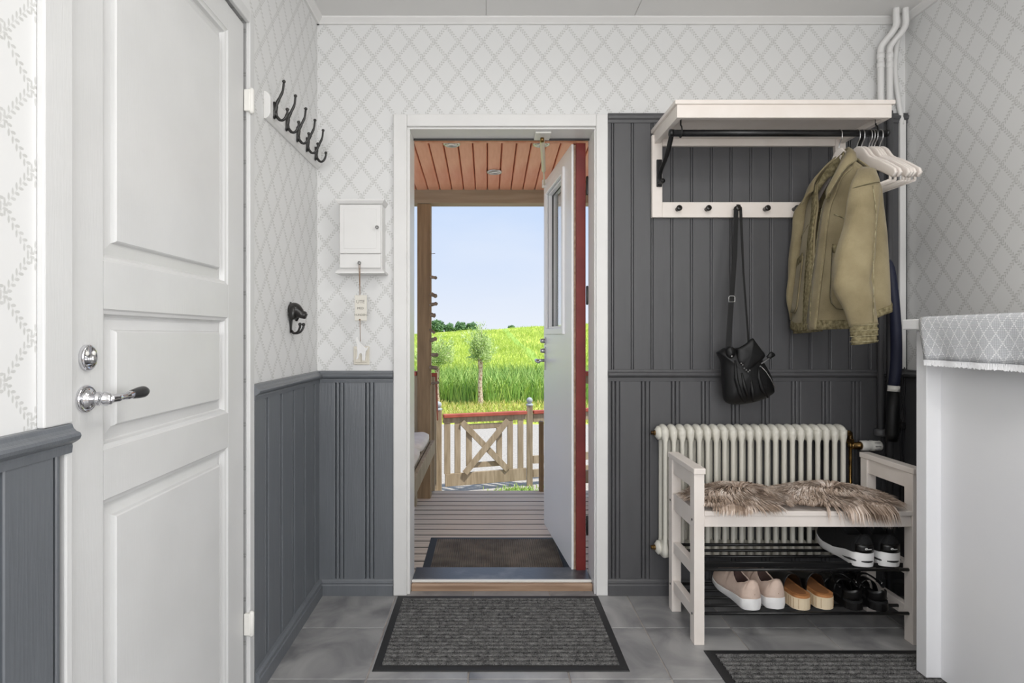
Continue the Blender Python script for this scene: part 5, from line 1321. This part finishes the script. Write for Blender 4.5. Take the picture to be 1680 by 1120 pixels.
# ------------------------------------------------------------------ left wall: hook rack and dog hook
hk = thing('hook_rack', 'white board with five black double hooks high on the left wall', 'hook rack', (WL, 2.26, 1.885))
HX = WL+.022
obj('board', MB().prism([(WL, 1.885), (WL+.006, 1.885), (WL+.016, 1.892), (WL+.022, 1.903), (WL+.022, 1.960), (WL+.016, 1.970), (WL+.006, 1.978), (WL, 1.978)], 1.96, 2.56, axis='Y'), 'white', hk, bev=.0015)
hm = MB()
def hook_meshes():
    base_ = mesh(MB().tube([(0, 0, .030), (.003, 0, .024), (.004, 0, 0), (.003, 0, -.024), (0, 0, -.030)], [.003, .011, .009, .010, .003], 12, up=(1, 0, 0), flat=.5), 'hook_plate', True)
    up_ = mesh(MB().tube(bez([(.004, 0, -.006), (.008, 0, .018), (.018, 0, .040), (.030, 0, .066), (.034, 0, .096)], 6), [.0075]*6+[.006]*6+[.0048]*6+[.004]*6+[.0038], 12), 'upper_prong', True)
    lo_ = mesh(MB().tube(bez([(.004, 0, .002), (.008, 0, -.018), (.022, 0, -.034), (.036, 0, -.030), (.045, 0, -.012), (.046, 0, .000)], 6), [.0068]*6+[.0055]*6+[.0045]*12+[.004]*7, 12), 'lower_prong', True)
    tip = mesh(MB().lathe([(.0, -.0065), (.0045, -.0045), (.0066, 0), (.0045, .0045), (.0, .0065)], seg=14), 'prong_tip', True)
    return base_, up_, lo_, tip
hms = hook_meshes()
for y in (1.995, 2.115, 2.235, 2.353, 2.470):
    b_ = put('hook', hms[0], 'iron', hk, loc=(HX, y, 1.925))
    for me_, lc in ((hms[1], (0, 0, 0)), (hms[2], (0, 0, 0)), (hms[3], (.0342, 0, .099)), (hms[3], (.046, 0, .003))):
        put(me_.name.split('.')[0], me_, 'iron', b_, loc=lc)
dg = thing('dog_head_hook', 'black dog-head coat hook on the left wall', 'hook', (WL, 2.215, 1.157))
yc, xw = 2.222, WL
obj('back_plate', MB().tube([(xw+.003, yc, 1.278), (xw+.004, yc, 1.262), (xw+.004, yc, 1.225), (xw+.004, yc, 1.185), (xw+.004, yc, 1.160)], [.006, .017, .018, .009, .008], 14, up=(1, 0, 0), flat=.35), 'iron', dg, smooth=True)
hd = obj('dog_head', MB().tube(bez([(xw+.002, yc, 1.238), (xw+.018, yc, 1.243), (xw+.030, yc, 1.240), (xw+.044, yc, 1.231), (xw+.058, yc, 1.227), (xw+.064, yc, 1.226)], 4), [.030, .031, .032, .033, .033, .032, .030, .028, .025, .022, .020, .018, .016, .0155, .015, .015, .0145, .014, .012, .009, .004], 16), 'iron', dg, smooth=True)
for s_ in (-1, 1):
    obj('ear', MB().tube([(xw+.014, yc+s_*.022, 1.268), (xw+.018, yc+s_*.032, 1.250), (xw+.016, yc+s_*.034, 1.225), (xw+.014, yc+s_*.030, 1.205)], [.005, .013, .012, .004], 10, up=(0, 1, 0), flat=.4), 'iron', hd, smooth=True)
    obj('eye', MB().lathe([(.0, -.003), (.003, 0), (.0, .003)], (xw+.040, yc+s_*.016, 1.246), 'Y', 10), 'ebony', hd, smooth=True)
    obj('hook_arm', MB().tube(bez([(xw+.006, yc, 1.168), (xw+.016, yc+s_*.008, 1.158), (xw+.034, yc+s_*.016, 1.163), (xw+.044, yc+s_*.02, 1.180), (xw+.045, yc+s_*.021, 1.190)], 5), .0042, 10), 'iron', dg, smooth=True)
    obj('hook_ball', MB().lathe([(.0, -.007), (.005, -.005), (.007, 0), (.005, .005), (.0, .007)], (xw+.045, yc+s_*.021, 1.192), seg=12), 'iron', dg, smooth=True)
obj('nose', MB().lathe([(.0, -.004), (.005, 0), (.0, .004)], (xw+.064, yc, 1.229), 'X', 10), 'ebony', hd, smooth=True)

# ------------------------------------------------------------------ key cabinet, hanging sign, switch
kc = thing('key_cabinet', 'small white key cabinet on the trellis wall left of the entrance', 'cabinet', (-.547, WB, 1.426))
K0, K1, KF = -.640, -.455, 2.492
obj('case', B(K0, K1, KF+.008, WB, 1.432, 1.715), 'white', kc, bev=.002)
obj('cornice', MB().rings([[(K0-a, KF-b, z), (K1+a, KF-b, z), (K1+a, WB, z), (K0-a, WB, z)] for a, b, z in ((0, 0, 1.715), (.004, .004, 1.718), (.011, .012, 1.728), (.012, .013, 1.734))]), 'white', kc)
obj('base_board', MB().rings([[(K0-a, KF-b, z), (K1+a, KF-b, z), (K1+a, WB, z), (K0-a, WB, z)] for a, b, z in ((.012, .012, 1.416), (.012, .012, 1.424), (.004, .004, 1.432), (0, 0, 1.434))]), 'white', kc)
dd_ = obj('cabinet_door', B(K0+.004, K1-.004, KF-.004, KF+.009, 1.503, 1.712), 'white', kc, bev=.002)
obj('door_field', B(K0+.022, K1-.022, KF-.0055, KF, 1.522, 1.694), 'white', dd_, bev=.0015)
obj('door_knob', MB().lathe([(.004, 0), (.0035, -.006), (.0075, -.012), (.0075, -.017), (.0, -.02)], (K1-.018, KF-.004, 1.612), 'Y', 16), 'steel', dd_, smooth=True)
dw = obj('drawer', B(K0+.004, K1-.004, KF-.004, KF+.009, 1.440, 1.498), 'white', kc, bev=.002)
kxx, kzz = (591-800)/F*KF, 1.15+118/F*KF
obj('drawer_knob', MB().lathe([(.004, 0), (.0035, -.006), (.0075, -.012), (.0075, -.017), (.0, -.02)], (kxx, KF-.004, kzz), 'Y', 16), 'steel', dw, smooth=True)
hs = thing('hanging_sign', 'small wooden sign on twine with a white dog, hanging from the key cabinet', 'sign', (kxx, KF-.012, 1.03))
yS = KF-.014
tt_, tb_ = at(590.5, 484, yS), at(590.5, 526, yS)
for dx in (-.003, .003):
    obj('twine', MB().tube([(kxx+dx, yS+.001, kzz+.004), (kxx+dx*.8, yS, kzz-.02), (tt_.x, yS, tt_.z-.006)], .0012, 6), 'twine', hs, smooth=True)
obj('tag_board', B(tt_.x-.022, tt_.x+.030, yS-.003, yS+.003, tb_.z, tt_.z), 'tagwood', hs, bev=.002)
def lettering(txt, size, loc, rot, m, parent, name='lettering', ext=.0004, sp=1.0):
    cu = bpy.data.curves.new(name, 'FONT'); cu.body = txt; cu.size = size; cu.align_x = 'CENTER'; cu.align_y = 'CENTER'; cu.extrude = ext; cu.space_line = sp
    ob = bpy.data.objects.new('tmp_text', cu); C.objects.link(ob); dg_ = bpy.context.evaluated_depsgraph_get()
    me_ = bpy.data.meshes.new_from_object(ob.evaluated_get(dg_)); bpy.data.objects.remove(ob); me_.materials.clear()
    o = put(name, me_, m, parent); o.location = loc; o.rotation_euler = rot
    return o
cz = (tt_.z+tb_.z)/2
for txt, dz_, sz in (('UTE', .026, .020), ('MED', -.002, .014), ('HUNDEN', -.030, .0125)):
    lettering(txt, sz, (tt_.x+.003, yS-.0035, cz+dz_), (PI/2, 0, 0), 'ink', hs)
db = at(591, 560, yS)
obj('twine', MB().tube([(tt_.x, yS, tb_.z+.006), (tt_.x+.002, yS, db.z)], .0013, 6), 'twine', hs, smooth=True)
obj('knot', MB().lathe([(.0, -.005), (.0045, 0), (.0, .005)], (tt_.x, yS-.003, tb_.z+.004), 'Z', 10), 'twine', hs, smooth=True)
def dpt(x, y): p = at(570+x/8, 470+y/8, yS); return (p.x, p.z)
dog_o = [dpt(*p) for p in ((105, 680), (118, 662), (138, 662), (150, 700), (165, 735), (210, 775), (245, 805), (268, 792), (280, 800), (262, 830), (245, 845), (238, 880), (236, 925), (232, 970), (196, 970), (192, 900), (182, 872), (156, 885), (146, 935), (132, 955), (108, 945), (126, 925), (132, 870), (126, 800), (122, 735), (106, 712))]
obj('dog_figure', MB().prism(dog_o, yS-.004, yS+.002, axis='Y'), 'white', hs, bev=.001)
sw = thing('light_switch', 'cream light switch on the wall behind the hanging dog figure', 'switch', tuple(at(592.5, 583, WB)))
p0, p1 = at(580, 568, WB-.006), at(606, 598, WB-.006)
obj('frame', B(p0.x, p1.x, WB-.008, WB, p1.z, p0.z), 'switch', sw, bev=.003)
pm0, pm1 = at(583, 571, WB-.01), at(602, 594.5, WB-.01)
for a, b in ((pm0.x, (pm0.x+pm1.x)/2-.0008), ((pm0.x+pm1.x)/2+.0008, pm1.x)):
    obj('rocker', B(a, b, WB-.012, WB-.006, pm1.z, pm0.z), 'switch', sw, bev=.0015)
# added lamp body for the ceiling fill light, unseen above the view
cl_ = thing('added_lamp', 'flat round white lamp added out of view on the ceiling', 'lamp', (.62, .95, ZC))
obj('lamp_base', MB().lathe([(.16, 0), (.17, -.02), (.165, -.03)], (.62, .95, ZC), seg=32), 'white', cl_, smooth=True)
unw()
